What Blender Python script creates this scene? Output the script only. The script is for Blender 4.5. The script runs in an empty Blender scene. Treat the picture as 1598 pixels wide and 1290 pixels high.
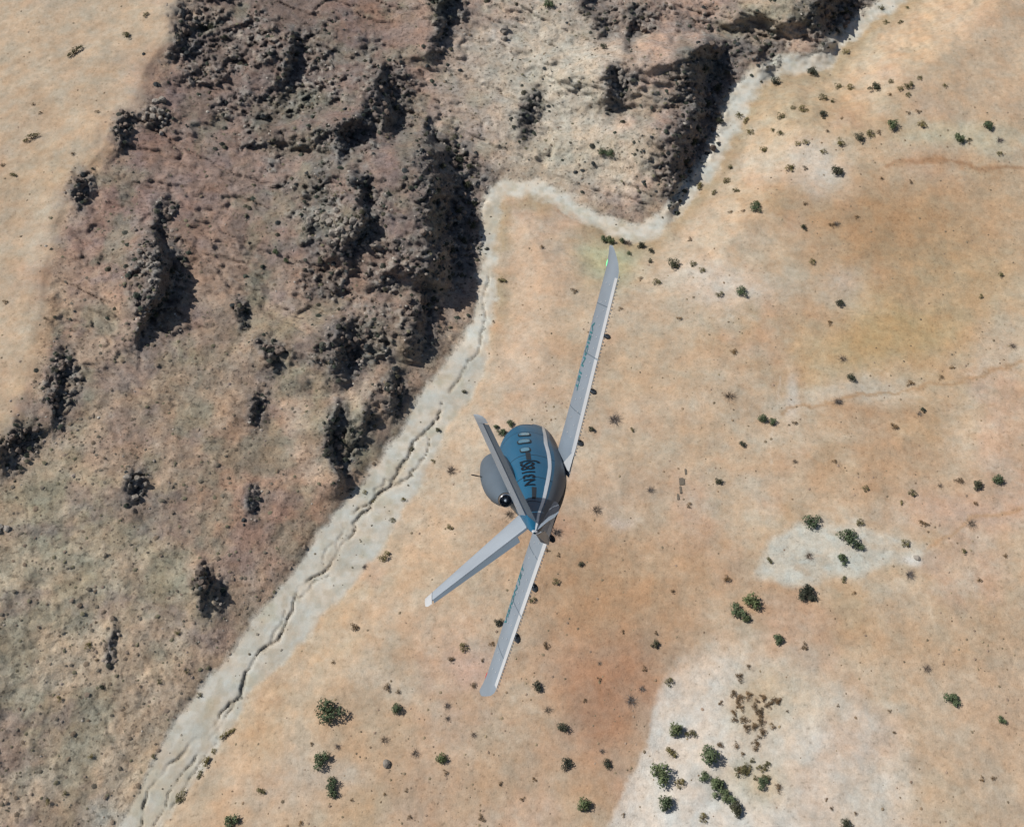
import bpy, bmesh, math, random
import numpy as np
from mathutils import Matrix, Vector
random.seed(7)
scene = bpy.context.scene
col = scene.collection

# ------------------------------------------------------------------ camera, sky, sun, exposure
F_PX, CX, CY = 1446.4467, 799.0, 645.0          # focal length and centre in photograph pixels
PITCH = math.radians(62)                        # camera looks down this far below the horizon
CAM_H = 140 * math.sin(PITCH)
CAM = np.array([0, 0, CAM_H])
RIGHT = np.array([1., 0, 0])
FWD = np.array([0, math.cos(PITCH), -math.sin(PITCH)])
UP = np.array([0, math.sin(PITCH), math.cos(PITCH)])
MC = np.stack([RIGHT, UP, -FWD], 1)
cd = bpy.data.cameras.new('camera')
cam = bpy.data.objects.new('camera', cd)
col.objects.link(cam)
cd.sensor_fit = 'HORIZONTAL'
cd.sensor_width = 36
cd.lens = 36 * F_PX / 1598
cd.clip_start = .5
cd.clip_end = 12000
cam.matrix_world = Matrix([list(MC[i]) + [CAM[i]] for i in range(3)] + [[0, 0, 0, 1]])
scene.camera = cam

SUN_EL = math.radians(45)
sx, sy = -.93, .37
SUN = Vector((sx * math.cos(SUN_EL), sy * math.cos(SUN_EL), math.sin(SUN_EL))).normalized()
w = bpy.data.worlds.new('World')
scene.world = w
w.use_nodes = True
nt = w.node_tree
sky = nt.nodes.new('ShaderNodeTexSky')
sky.sky_type = 'NISHITA'
sky.sun_disc = False
sky.sun_elevation = SUN_EL
sky.sun_rotation = math.atan2(SUN.x, SUN.y)
nt.links.new(sky.outputs[0], nt.nodes['Background'].inputs[0])
nt.nodes['Background'].inputs[1].default_value = .058
sd = bpy.data.lights.new('sun', 'SUN')
sd.energy = 4.4
sd.angle = math.radians(.5)
sd.color = (1, .965, .92)
so = bpy.data.objects.new('sun', sd)
col.objects.link(so)
so.rotation_euler = (-SUN).to_track_quat('-Z', 'Y').to_euler()
so.location = (-200, 80, 250)
vs_ = scene.view_settings
vs_.view_transform = 'Standard'
vs_.look = 'None'
vs_.exposure = 0
vs_.gamma = 1

# ------------------------------------------------------------------ helpers
def lin(c):
    c = np.asarray(c, float) / 255
    return np.where(c <= .04045, c / 12.92, ((c + .055) / 1.055) ** 2.4)

LIT = 1.22                                      # how bright level ground renders per unit of albedo
def alb(*rgb):
    c = np.array(rgb, float); c = (c + (c.mean() - c) * .13) * 1.0
    return lin(c) / LIT

TAB = np.random.RandomState(3).rand(8, 512, 512)
def vn(x, y, s, k=0):
    x = x / s + 211.3 + 37.7 * k; y = y / s + 101.9 + 17.3 * k
    xi = np.floor(x).astype(int); yi = np.floor(y).astype(int)
    fx = x - xi; fy = y - yi
    fx = fx * fx * fx * (fx * (fx * 6 - 15) + 10); fy = fy * fy * fy * (fy * (fy * 6 - 15) + 10)
    t = TAB[k % 8]
    a = t[xi & 511, yi & 511]; b = t[(xi + 1) & 511, yi & 511]
    c = t[xi & 511, (yi + 1) & 511]; d = t[(xi + 1) & 511, (yi + 1) & 511]
    return (a * (1 - fx) + b * fx) * (1 - fy) + (c * (1 - fx) + d * fx) * fy
def fbm(x, y, s, o=4, k=0, g=.5):
    r = 0; a = 1; n = 0
    for i in range(o):
        r = r + a * (vn(x, y, s, k + i) - .5) * 2; n += a; a *= g; s *= .47
    return r / n
def ss(e0, e1, x):
    t = np.clip((x - e0) / (e1 - e0), 0, 1)
    return t * t * (3 - 2 * t)

def worley(x, y, s, k=0):
    """fractured blocks: random level and tilt of the nearest cell, distance to the cell edge"""
    r_ = np.random.RandomState(40 + k).rand(6, 256, 256)
    x = x / s + 97.1; y = y / s + 131.7; xi = np.floor(x).astype(int); yi = np.floor(y).astype(int)
    f1 = np.full(x.shape, 9.); f2 = np.full(x.shape, 9.); lev = np.zeros(x.shape)
    for dx in (-1, 0, 1):
        for dy in (-1, 0, 1):
            a = (xi + dx) & 255; b = (yi + dy) & 255
            ex_ = x - (xi + dx) - r_[0][a, b]; ey_ = y - (yi + dy) - r_[1][a, b]
            d = np.abs(ex_) ** 1.5 + np.abs(ey_) ** 1.5
            l = r_[2][a, b] + (r_[3][a, b] - .5) * 1.1 * ex_ + (r_[4][a, b] - .5) * 1.1 * ey_
            m = d < f1
            f2 = np.where(m, f1, np.minimum(f2, d)); lev = np.where(m, l, lev); f1 = np.where(m, d, f1)
    return lev, np.clip(f2 - f1, 0, 1)

def tag(o, label=None, cat=None, group=None, kind=None):
    if label: o['label'] = label
    if cat: o['category'] = cat
    if group: o['group'] = group
    if kind: o['kind'] = kind
    return o

def np_mesh(name, V, Fq, cols=None, smooth=True):
    """mesh from arrays; Fq is (n,3) or (n,4)"""
    me = bpy.data.meshes.new(name)
    V = np.asarray(V, np.float32); Fq = np.asarray(Fq, np.int32)
    n, k = Fq.shape
    me.vertices.add(len(V)); me.vertices.foreach_set('co', V.ravel())
    me.loops.add(n * k); me.loops.foreach_set('vertex_index', Fq.ravel())
    me.polygons.add(n)
    me.polygons.foreach_set('loop_start', np.arange(0, n * k, k, dtype=np.int32))
    me.polygons.foreach_set('use_smooth', np.full(n, smooth, dtype=bool))
    if cols is not None:
        a = me.color_attributes.new('Col', 'FLOAT_COLOR', 'POINT')
        c4 = np.ones((len(V), 4), np.float32); c4[:, :3] = cols
        a.data.foreach_set('color', c4.ravel())
    me.update(calc_edges=True); me.validate()
    return me
def link(name, me, mat=None, parent=None):
    o = bpy.data.objects.new(name, me)
    col.objects.link(o)
    if mat: me.materials.clear(); me.materials.append(mat)
    if parent: o.parent = parent
    return o
def empty(name, M=None):
    o = bpy.data.objects.new(name, None)
    o.empty_display_size = .2
    col.objects.link(o)
    if M is not None: o.matrix_world = M
    return o

# ------------------------------------------------------------------ materials
def base_mat(name, rough=.9, spec=.15):
    m = bpy.data.materials.new(name); m.use_nodes = True
    b = m.node_tree.nodes['Principled BSDF']
    b.inputs['Roughness'].default_value = rough
    b.inputs['Specular IOR Level'].default_value = spec
    return m, m.node_tree, b
def ramp(nt_, src, stops):
    r = nt_.nodes.new('ShaderNodeValToRGB')
    e = r.color_ramp.elements
    while len(e) < len(stops): e.new(.5)
    for el, (p, c) in zip(e, stops):
        el.position = p; el.color = (*c, 1) if len(c) == 3 else c
    nt_.links.new(src, r.inputs[0])
    return r.outputs[0]
def noise(nt_, vec, scale, detail=4, rough=.6):
    n = nt_.nodes.new('ShaderNodeTexNoise')
    n.inputs['Scale'].default_value = scale; n.inputs['Detail'].default_value = detail
    n.inputs['Roughness'].default_value = rough
    nt_.links.new(vec, n.inputs['Vector'])
    return n.outputs['Fac']
def mul(nt_, a, b, fac=1.0):
    m = nt_.nodes.new('ShaderNodeMix'); m.data_type = 'RGBA'; m.blend_type = 'MULTIPLY'
    m.inputs['Factor'].default_value = fac
    nt_.links.new(a, m.inputs['A']); nt_.links.new(b, m.inputs['B'])
    return m.outputs['Result']

def ground_mat(name, contrast, bump_d, fine=1.0, spot=(1.4, .30, .85)):
    """soil colour from the mesh's own soil map, broken up by grain"""
    m, t, b = base_mat(name, .95, .08)
    tc = t.nodes.new('ShaderNodeNewGeometry').outputs['Position']
    at = t.nodes.new('ShaderNodeAttribute'); at.attribute_name = 'Col'
    lo, hi = 1 - contrast, 1 + contrast
    g1 = ramp(t, noise(t, tc, 1.1, 5, .65), [(.3, (lo, lo * .98, lo * .96)), (.7, (hi, hi, hi * 1.01))])
    g2 = ramp(t, noise(t, tc, .33, 3), [(.35, (1.06, .99, .93)), (.65, (.95, 1.01, 1.05))])
    g3 = ramp(t, noise(t, tc, 5.5 * fine, 2), [(.3, (lo, lo, lo)), (.68, (hi * .98, hi * .98, hi * .98))])
    c = mul(t, mul(t, mul(t, at.outputs['Color'], g1), g2), g3, .8)
    c = mul(t, c, ramp(t, noise(t, tc, spot[0], 2, .5), [(spot[1] - .06, (spot[2],) * 3), (spot[1] + .05, (1, 1, 1))]))
    t.links.new(c, b.inputs['Base Color'])
    bp = t.nodes.new('ShaderNodeBump'); bp.inputs['Strength'].default_value = .7
    bp.inputs['Distance'].default_value = bump_d
    t.links.new(noise(t, tc, 2.2, 6, .7), bp.inputs['Height'])
    t.links.new(bp.outputs[0], b.inputs['Normal'])
    return m
M_SAND = ground_mat('sandy_soil', .13, .12, spot=(2.2, .33, .80))
M_HILL = ground_mat('stony_soil', .22, .22, spot=(1.9, .39, .55))
M_WASH = ground_mat('wash_sand', .07, .08)

def attr_mat(name, rough=.9, trans=0):
    m, t, b = base_mat(name, rough, .1)
    at = t.nodes.new('ShaderNodeAttribute'); at.attribute_name = 'Col'
    t.links.new(at.outputs['Color'], b.inputs['Base Color'])
    return m
M_SCATTER = attr_mat('scatter')

def rock_mat(name, c0, c1):
    m, t, b = base_mat(name, .9, .15)
    tc = t.nodes.new('ShaderNodeNewGeometry').outputs['Position']
    oi = t.nodes.new('ShaderNodeObjectInfo').outputs['Random']
    c = ramp(t, noise(t, tc, 1.6, 5, .7), [(.3, c0), (.7, c1)])
    r = ramp(t, oi, [(0, (.72, .7, .68)), (.6, (1, .97, .93)), (1, (1.15, 1.12, 1.1))])
    t.links.new(mul(t, c, r), b.inputs['Base Color'])
    bp = t.nodes.new('ShaderNodeBump'); bp.inputs['Distance'].default_value = .15
    t.links.new(noise(t, tc, 4, 5), bp.inputs['Height']); t.links.new(bp.outputs[0], b.inputs['Normal'])
    return m
M_ROCK_PALE = rock_mat('pale_rock', (.2, .18, .155), (.4, .37, .33))
M_ROCK_DARK = rock_mat('brown_rock', (.11, .09, .078), (.27, .22, .185))

def leaf_mat(name, c0, c1):
    m, t, b = base_mat(name, .75, .2)
    tc = t.nodes.new('ShaderNodeNewGeometry').outputs['Position']
    oi = t.nodes.new('ShaderNodeObjectInfo').outputs['Random']
    c = ramp(t, noise(t, tc, 2.5, 3), [(.32, c0), (.68, c1)])
    r = ramp(t, oi, [(0, (.75, .78, .8)), (.5, (1, 1, 1)), (1, (1.25, 1.15, .95))])
    t.links.new(mul(t, c, r), b.inputs['Base Color'])
    return m
LEAF = {'green': leaf_mat('green_foliage', (.06, .085, .042), (.155, .195, .105)),
        'olive': leaf_mat('olive_foliage', (.10, .09, .04), (.22, .195, .095)),
        'brown': leaf_mat('dry_brown_foliage', (.10, .065, .035), (.24, .165, .095)),
        'grey': leaf_mat('bare_twigs', (.13, .105, .09), (.30, .26, .23)),
        'dark': leaf_mat('dark_foliage', (.04, .046, .034), (.10, .105, .068))}
m_, t_, b_ = base_mat('bark'); b_.inputs['Base Color'].default_value = (.11, .075, .05, 1); M_BARK = m_

def paint(name, c, rough=.3, coat=.4, metal=0, var=.08):
    m, t, b = base_mat(name, rough, .3)
    b.inputs['Metallic'].default_value = metal
    b.inputs['Coat Weight'].default_value = coat
    b.inputs['Coat Roughness'].default_value = .12
    tc = t.nodes.new('ShaderNodeTexCoord').outputs['Object']
    k0 = tuple(x * (1 - var) for x in c); k1 = tuple(min(1, x * (1 + var)) for x in c)
    t.links.new(ramp(t, noise(t, tc, 1.3, 5), [(.3, k0), (.7, k1)]), b.inputs['Base Color'])
    return m
M_BLUE = paint('blue_paint', (.009, .098, .19), .45, .12)
M_STRIPE = paint('silver_white_paint', (.60, .64, .68), .3)
M_GREY = paint('grey_paint', (.088, .118, .15), .6, .05)
M_TAIL = paint('tail_paint', (.29, .335, .385), .45, .1)
M_WING = paint('pale_grey_paint', (.205, .25, .30), .42, .15)
M_WHITE = paint('white_paint', (.46, .48, .50), .4, .2)
M_DARK = paint('dark_paint', (.02, .026, .034), .85, 0)
M_BLACK = paint('black_lettering', (.004, .007, .014), .9, 0)
M_TEAL = paint('teal_lettering', (.02, .16, .19), .5, 0)
M_METAL = paint('exhaust_metal', (.5, .5, .52), .25, 0, 1)
M_GLASS = paint('cabin_glass', (.06, .22, .33), .06, .8)
m_, t_, b_ = base_mat('green_lens', .2, .5)
b_.inputs['Base Color'].default_value = (.05, .5, .15, 1)
b_.inputs['Emission Color'].default_value = (.2, 1, .4, 1); b_.inputs['Emission Strength'].default_value = 1.2
M_LENS_G = m_
m_, t_, b_ = base_mat('red_lens', .2, .5)
b_.inputs['Base Color'].default_value = (.5, .03, .03, 1)
M_LENS_R = m_
m_, t_, b_ = base_mat('screen_mark_grey', .9, .1)
tcw = t_.nodes.new('ShaderNodeTexCoord').outputs['Object']
t_.links.new(ramp(t_, noise(t_, tcw, 9, 4), [(.3, (.12, .10, .08)), (.7, (.2, .17, .13))]), b_.inputs['Base Color'])
M_SCREEN_MARK = m_

# ------------------------------------------------------------------ terrain
ST = 2.5
us = np.arange(-300, 1900.1, ST); vs = np.arange(-250, 1540.1, ST)
NU, NV = len(us), len(vs)
U, Vv = np.meshgrid(us, vs)
def rays(u, v):
    return ((u - CX) / F_PX)[..., None] * RIGHT - ((v - CY) / F_PX)[..., None] * UP + FWD
D = rays(U, Vv)
T0 = -CAM_H / D[..., 2]
P0 = CAM + D * T0[..., None]                    # where each ray meets the level z = 0
X0, Y0 = P0[..., 0], P0[..., 1]
MPP = T0 / F_PX                                 # metres per photograph pixel

def poly_dist(u, v, pts, nval=0):
    """distance to a polyline, side (+ = left of travel), interpolated extra value"""
    best = np.full(u.shape, 1e9); side = np.zeros(u.shape); val = np.zeros(u.shape)
    for a, b in zip(pts[:-1], pts[1:]):
        ax, ay = a[0], a[1]; dx, dy = b[0] - ax, b[1] - ay
        t = np.clip(((u - ax) * dx + (v - ay) * dy) / (dx * dx + dy * dy), 0, 1)
        ex = u - ax - t * dx; ey = v - ay - t * dy
        d = np.hypot(ex, ey); m = d < best
        best = np.where(m, d, best)
        side = np.where(m, np.sign(dx * (v - ay) - dy * (u - ax)), side)
        if nval: val = np.where(m, a[2] + (b[2] - a[2]) * t, val)
    return best, side, val
def poly_mask(u, v, pts):
    ins = np.zeros(u.shape, bool); n = len(pts)
    for i in range(n):
        x1, y1 = pts[i]; x2, y2 = pts[(i + 1) % n]
        if y1 == y2: continue
        c = ((y1 > v) != (y2 > v)) & (u < (x2 - x1) * (v - y1) / (y2 - y1) + x1)
        ins ^= c
    d, _, _ = poly_dist(u, v, list(pts) + [pts[0]])
    return np.where(ins, d, -d)                 # signed: + inside

WASH = [(60, 1600, 40), (150, 1400, 34), (212, 1290, 25), (293, 1167, 38), (360, 1067, 28), (445, 969, 39), (508, 896, 41), (562, 821, 44), (620, 746, 36), (651, 696, 28), (672, 646, 29), (707, 598, 32), (737, 548, 21), (752, 498, 11), (758, 423, 10), (764, 330, 11), (768, 302, 10.5), (790, 291, 9.5), (830, 293, 8.5), (870, 306, 9.5), (910, 331, 10), (950, 353, 10), (985, 366, 11), (1010, 362, 10), (1040, 335, 10), (1075, 295, 10.5), (1100, 260, 10.5), (1122, 230, 11.5), (1140, 190, 13.5), (1152, 150, 14.5), (1180, 115, 13.5), (1230, 100, 11.5), (1285, 95, 12.5), (1310, 60, 12.5), (1345, 30, 11.5), (1385, 5, 9.5), (1500, -90, 10.5), (1700, -250, 10.5), (1850, -400, 10.5)]
RIDGE = [(330, -400), (275, 0), (243, 90), (192, 190), (140, 262), (98, 322), (62, 440), (48, 560), (15, 685), (-60, 770),
         (-200, 950), (-340, 1120), (-600, 1500)]
wu = U + 7 * fbm(X0, Y0, 6, 4, 1) + 6 * fbm(X0, Y0, 2, 3, 6); wv = Vv + 7 * fbm(X0, Y0, 6, 4, 4) + 6 * fbm(X0, Y0, 2, 3, 2)
dW, sW, hwW = poly_dist(wu, wv, WASH, 1)
dR, sR, _ = poly_dist(U + 14 * fbm(X0, Y0, 9, 4, 2), Vv, RIDGE)
wash_sd = dW - hwW                              # < 0 inside the wash
left = sW < 0                                   # rocky side of the wash
beyond = (sR > 0)                               # sandy side of the ridge
hill = left & (wash_sd > 0)

n20 = fbm(X0, Y0, 26, 4, 1); n6 = fbm(X0, Y0, 7, 4, 3); n2 = fbm(X0, Y0, 2.2, 4, 5); n1 = fbm(X0, Y0, .8, 3, 2)
rid = 1 - np.abs(fbm(X0, Y0, 5.5, 4, 6)) * 2.2

dl = np.maximum(wash_sd, 0)
t = dl / (dl + dR + 1e-6)
HR = 9.0
h_slope = HR * np.where(beyond, 1 - .0006 * dR - .0000012 * dR ** 2, t ** .92)
rise_r = (1.2 + 4.5 * ss(-10, 130, X0) + 2.5 * ss(60, 170, Y0)) * ss(0, 110, dl)
bank = np.where(left, .12, .3) * ss(0, 16, wash_sd)
h = np.where(left, h_slope, rise_r) + bank
onhill = np.where(left & ~beyond, ss(0, 30, dl) * ss(-5, 60, dR), 0)
h = h + onhill * (1.0 * n20 + .22 * n6 + .12 * n2 + .05 * n1 + .10 * np.maximum(rid, 0) ** 3)
h = h + (1 - onhill) * ss(0, 40, dl) * (.9 * n20 + .22 * n6 + .05 * n2 + .02 * n1)

# broken scarps: ground climbs from the west, then drops steeply to the east and throws shade
SCARP = [
 ([(195, 660, 675), (215, 655, 700), (240, 652, 742), (270, 662, 766), (300, 668, 758), (340, 660, 754), (380, 668, 752), (412, 672, 740)], 1.05),
 ([(70, 1090, 1180), (95, 1062, 1172), (130, 1066, 1150), (170, 1082, 1136), (210, 1054, 1128), (245, 1050, 1112), (275, 1048, 1085), (305, 1042, 1064)], .92),
 ([(372, 245, 270), (395, 242, 290), (425, 250, 300), (450, 244, 290), (480, 230, 270), (505, 222, 250), (522, 214, 234)], 1.0),
 ([(-30, 1300, 1380), (5, 1272, 1352), (30, 1268, 1335), (55, 1282, 1318)], 1.0),
 ([(108, 594, 618), (130, 586, 628), (160, 586, 632), (184, 590, 632)], 1.1),
 ([(180, 560, 585), (200, 528, 590), (220, 528, 575), (238, 530, 545)], 1.0),
 ([(-10, 690, 716), (25, 684, 708), (62, 676, 696)], 1.1),
 ([(262, 552, 580), (300, 556, 592), (345, 560, 598), (375, 545, 580), (390, 535, 560)], 1.0),
 ([(512, 524, 586), (540, 520, 584), (572, 520, 566)], .7),
 ([(455, 652, 676), (480, 650, 690), (505, 642, 682), (526, 640, 684)], .95),
 ([(430, 640, 668), (410, 660, 690)], .6),
 ([(640, 520, 542), (670, 514, 540), (705, 512, 536), (738, 524, 550)], 1.1),
 ([(588, 612, 637), (618, 612, 636)], 1.1),
 ([(892, 306, 324), (912, 312, 336), (932, 310, 326)], 1.1),
 ([(52, 452, 474), (80, 448, 478), (104, 446, 468)], 1.0),
 ([(20, 275, 305), (55, 282, 312)], .5),
 ([(182, 180, 208), (212, 180, 205)], .5), ([(275, 120, 145), (300, 116, 138)], .5),
 ([(322, 250, 272), (348, 248, 272)], .5), ([(556, 92, 118), (576, 88, 110)], .5), ([(612, 78, 98), (640, 78, 98)], .5),
 ([(668, 20, 60), (705, 0, 40)], .5), ([(742, 205, 226), (768, 206, 228)], .9),
 ([(115, 950, 990), (145, 948, 986)], .8), ([(20, 985, 1005), (50, 980, 1000)], .9), ([(5, 905, 950), (30, 925, 960)], .7),
 ([(150, 828, 848), (185, 812, 836)], .6), ([(632, 570, 592), (655, 566, 588)], .9), ([(535, 404, 432), (552, 415, 440)], .8),
 ([(262, 495, 520), (285, 490, 515)], .5), ([(985, 178, 190), (1005, 170, 184)], .6), ([(920, 345, 360), (932, 340, 356)], .4),
 ([(75, 1180, 1215), (95, 1190, 1222)], .7), ([(620, 395, 420), (640, 395, 418)], .6), ([(335, 470, 495), (365, 478, 500)], .5),
 ([(765, 390, 408), (785, 388, 404)], .5), ([(470, 370, 388), (485, 368, 384)], .5)]
su = U + 13 * fbm(X0, Y0, 4.5, 4, 2); sv = Vv + 12 * fbm(X0, Y0, 5, 4, 6)
scarp_m = np.zeros(U.shape)
for rows, amp in SCARP:
    rv = np.array([r[0] for r in rows], float); xl = np.array([r[1] for r in rows], float); xr = np.array([r[2] for r in rows], float)
    o = np.argsort(rv); rv, xl, xr = rv[o], xl[o], xr[o]
    L = np.interp(sv, rv, xl); Rr = np.interp(sv, rv, xr); wd = np.maximum(Rr - L, 4)
    tap = ss(rv[0] - 26, rv[0] + 8, sv) * ss(rv[-1] + 55, rv[-1] - 6, sv)
    A = wd * MPP * .64 * amp * tap
    Wr = 2.2 * wd + 45
    prof = np.where(su < L, ss(0, 1, (su - L + Wr) / Wr) , 1 - ss(0, .6, (su - L) / wd))
    h = h + A * prof
    scarp_m = np.maximum(scarp_m, tap * ss(-.5, .15, (su - L) / wd) * ss(1.25, .8, (su - L) / wd))
rough = np.maximum(scarp_m * np.where(left, 1, .2), 0)
RPATCH = [(330, 60, 70, 80), (470, 120, 70, 90), (600, 150, 60, 70), (545, 215, 60, 40), (690, 300, 70, 110), (540, 350, 75, 70), (560, 530, 70, 50), (655, 490, 50, 60), (530, 690, 35, 60), (610, 610, 45, 35),
          (240, 430, 50, 75), (245, 180, 30, 30), (190, 200, 22, 28), (130, 290, 25, 30), (95, 600, 35, 55), (35, 690, 45, 30), (1100, 170, 60, 110), (1050, 270, 30, 50), (965, 130, 30, 30), (990, 30, 60, 40), (1290, 30, 60, 40), (1190, 70, 50, 30),
          (315, 910, 18, 22), (212, 755, 22, 22), (430, 545, 26, 18), (400, 60, 60, 60), (700, 20, 35, 50), (640, 400, 60, 50), (500, 440, 60, 40), (830, 165, 25, 25)]
rb = np.zeros(U.shape)
for (pu, pv, ru_, rv_) in RPATCH:
    rb = np.maximum(rb, np.exp(-((U - pu) / ru_) ** 2 - ((Vv - pv) / rv_) ** 2))
rb = np.maximum(rb, .46 * np.exp(-(((U - 470) / 200) ** 2 + ((Vv - 160) / 190) ** 2) ** 2)); rb = np.maximum(rb, .48 * np.exp(-(((U - 620) / 140) ** 2 + ((Vv - 430) / 180) ** 2) ** 2)); rb = np.maximum(rb, .42 * np.exp(-(((U - 1080) / 130) ** 2 + ((Vv - 60) / 80) ** 2) ** 2))
rocky = ss(.26, .74, rb + .5 * fbm(X0, Y0, 5, 5, 3, .6)) * np.where(left & ~beyond, ss(2, 14, wash_sd), ss(30, 0, dR) * left)
rocky = np.maximum(rocky, rough * .9)
w1, e1 = worley(X0 + .7 * n2, Y0 + .7 * n6, 2.4, 1); w2, e2 = worley(X0 + .3 * n2, Y0, 1.05, 2); w3, e3 = worley(X0, Y0 + .2 * n2, .55, 3)
h = h + rocky * (.60 * (w1 - .45) * ss(.0, .10, e1) + .55 * (w2 - .4) * ss(0, .10, e2) + .42 * (w3 - .4))
ga = (X0 * .86 - Y0 * .5); gb = (X0 * .5 + Y0 * .86)
gul = np.abs(fbm(ga * .38 + 1.2 * n6, gb, 5.5, 4, 4)); gul2 = np.abs(fbm(ga * .4, gb, 2.3, 3, 0))
h = h - onhill * (1 - .75 * ss(480, 720, Vv)) * (.5 * ss(.16, 0, gul) + .16 * ss(.2, 0, gul2))
h = h + (onhill * (.22 - .16 * ss(480, 720, Vv))) * (w2 - .4) * ss(.62, .9, vn(X0, Y0, 3, 5))

# the incised runnel that winds down the wash, and thinner side threads
CH = [(690, 630), (684, 655), (664, 672), (648, 690), (640, 702), (632, 720), (605, 762), (590, 775), (583, 782), (580, 793),
      (565, 806), (552, 818), (550, 835), (535, 850), (523, 865), (515, 888), (500, 897), (466, 917), (461, 935), (455, 955),
      (448, 970), (441, 985), (432, 1000), (420, 1007), (400, 1020), (383, 1050), (375, 1084), (380, 1089), (360, 1098),
      (345, 1115), (335, 1130), (315, 1146), (300, 1160), (280, 1180), (262, 1195), (245, 1216), (232, 1233), (224, 1255), (220, 1290), (190, 1400)]
CH2 = [(583, 782), (560, 796), (545, 803), (533, 812), (534, 828), (530, 840), (522, 865)]
CH3 = [(664, 672), (672, 690), (662, 715), (650, 728), (640, 738), (645, 742), (632, 752), (615, 756), (605, 762)]
CH4 = [(375, 1085), (345, 1130), (330, 1150), (300, 1190), (278, 1215), (262, 1240), (258, 1262), (238, 1290)]
CH5 = [(762, 430), (756, 470), (758, 500), (750, 530), (745, 552), (730, 565), (722, 580), (715, 598), (700, 612)]
cu = U + 6 * fbm(X0, Y0, 1.8, 4, 3, .65); cv = Vv + 6 * fbm(X0, Y0, 1.8, 4, 5, .65)
chan = np.zeros(U.shape)
for pts, wdt, dep in ((CH, 2.5, .42), (CH2, 2.1, .34), (CH3, 2.2, .34), (CH4, 2.1, .28), (CH5, 2.4, .28))[:5] + (([(612, 752), (600, 748), (596, 760), (585, 765), (583, 782)], 2, .25), ([(515, 888), (505, 880), (503, 868), (508, 856), (520, 846), (535, 838)], 2, .22), ([(461, 935), (474, 930), (488, 912), (500, 905), (515, 898)], 2, .22), ([(420, 1007), (428, 985), (440, 968), (446, 950)], 2, .2), ([(335, 1130), (345, 1140), (338, 1160), (320, 1178), (305, 1200), (285, 1232), (268, 1260)], 2, .22)):
    d, _, _ = poly_dist(cu, cv, pts)
    c = ss(wdt * (.5 + 1.1 * vn(X0, Y0, 2.2, 2)), 0, d) * ss(-.1, .5, vn(X0, Y0, 2.6, 4)) * 1.1
    chan = np.maximum(chan, c * dep)
dr_ = np.abs(fbm(X0 * .8, Y0, 16, 4, 7)); drain = ss(.045, .0, dr_) * ss(.35, .6, vn(X0, Y0, 14, 6)) * ss(20, 60, dl) * np.where(left & ~beyond, .0, 1)
h = h - chan - .03 * drain

# ---- soil colours (what the ground is made of, plus painted lamp halo and scarp shade)
wx = U + 26 * fbm(X0, Y0, 9, 4, 3) ; wy = Vv + 20 * fbm(X0, Y0, 9, 4, 6)
C = np.empty(U.shape + (3,)); C[:] = alb(201, 178, 149)
def lay(mask, c):
    global C
    C = C + (np.asarray(c) - C) * np.clip(mask, 0, 1)[..., None]
def blob(u, v, ru, rv, c, k=1., ang=0):
    a = math.radians(ang); du = wx - u; dv = wy - v
    x = (du * math.cos(a) + dv * math.sin(a)) / ru; y = (-du * math.sin(a) + dv * math.cos(a)) / rv
    lay(k * np.exp(-(x * x + y * y) ** 1.3), c)
pr = fbm(X0, Y0, 15, 5, 2); pr2 = fbm(X0, Y0, 12, 5, 5)
lay(ss(.0, .5, pr) * .6, alb(194, 163, 124)); lay(ss(.0, .5, -pr) * .4, alb(206, 186, 162)); lay(ss(.05, .5, pr2) * .5, alb(207, 172, 148))
stk = fbm(X0 * .75 + .25 * Y0, Y0 * 1.2, 4.5, 5, 6, .65); stk2 = fbm(X0 * .7 + .3 * Y0, Y0 * 1.1, 10, 5, 0, .6)
lay(ss(.05, .5, stk) * .42, alb(212, 197, 173)); lay(ss(.05, .5, -stk) * .38, alb(184, 151, 116)); lay(ss(.1, .5, stk2) * .42, alb(184, 148, 116)); lay(ss(.1, .5, -stk2) * .4, alb(208, 193, 168))
for a in [(1430, 345, 220, 80, (182, 146, 106), .9), (1390, 525, 160, 60, (190, 160, 112), .9, -8), (1500, 430, 120, 60, (186, 158, 118), .7), (900, 890, 130, 110, (192, 156, 120), .8),
          (950, 1080, 100, 150, (176, 134, 104), .95, 10), (940, 930, 110, 70, (184, 146, 110), .8), (1060, 900, 160, 70, (195, 160, 124), .7), (1480, 1000, 170, 60, (194, 164, 130), .7),
          (1500, 800, 110, 30, (203, 170, 146), .8), (1320, 740, 140, 50, (198, 165, 130), .7), (700, 880, 90, 90, (208, 178, 144), .6),
          (560, 1140, 130, 60, (202, 172, 138), .7), (1000, 560, 120, 70, (205, 180, 148), .6), (840, 420, 60, 70, (202, 172, 144), .6),
          (1540, 100, 120, 120, (203, 178, 148), .8), (1430, 60, 60, 70, (204, 175, 138), .5), (1560, 1130, 110, 90, (200, 172, 142), .8), (720, 1220, 130, 60, (195, 165, 134), .7),
          (740, 1035, 45, 35, (208, 176, 156), .8), (860, 820, 30, 25, (196, 155, 126), .8), (1010, 760, 90, 35, (196, 168, 140), .6), (1540, 300, 90, 60, (194, 166, 132), .6)]:
    blob(a[0], a[1], a[2], a[3], alb(*a[4]), a[5], a[6] if len(a) > 6 else 0)
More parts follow.
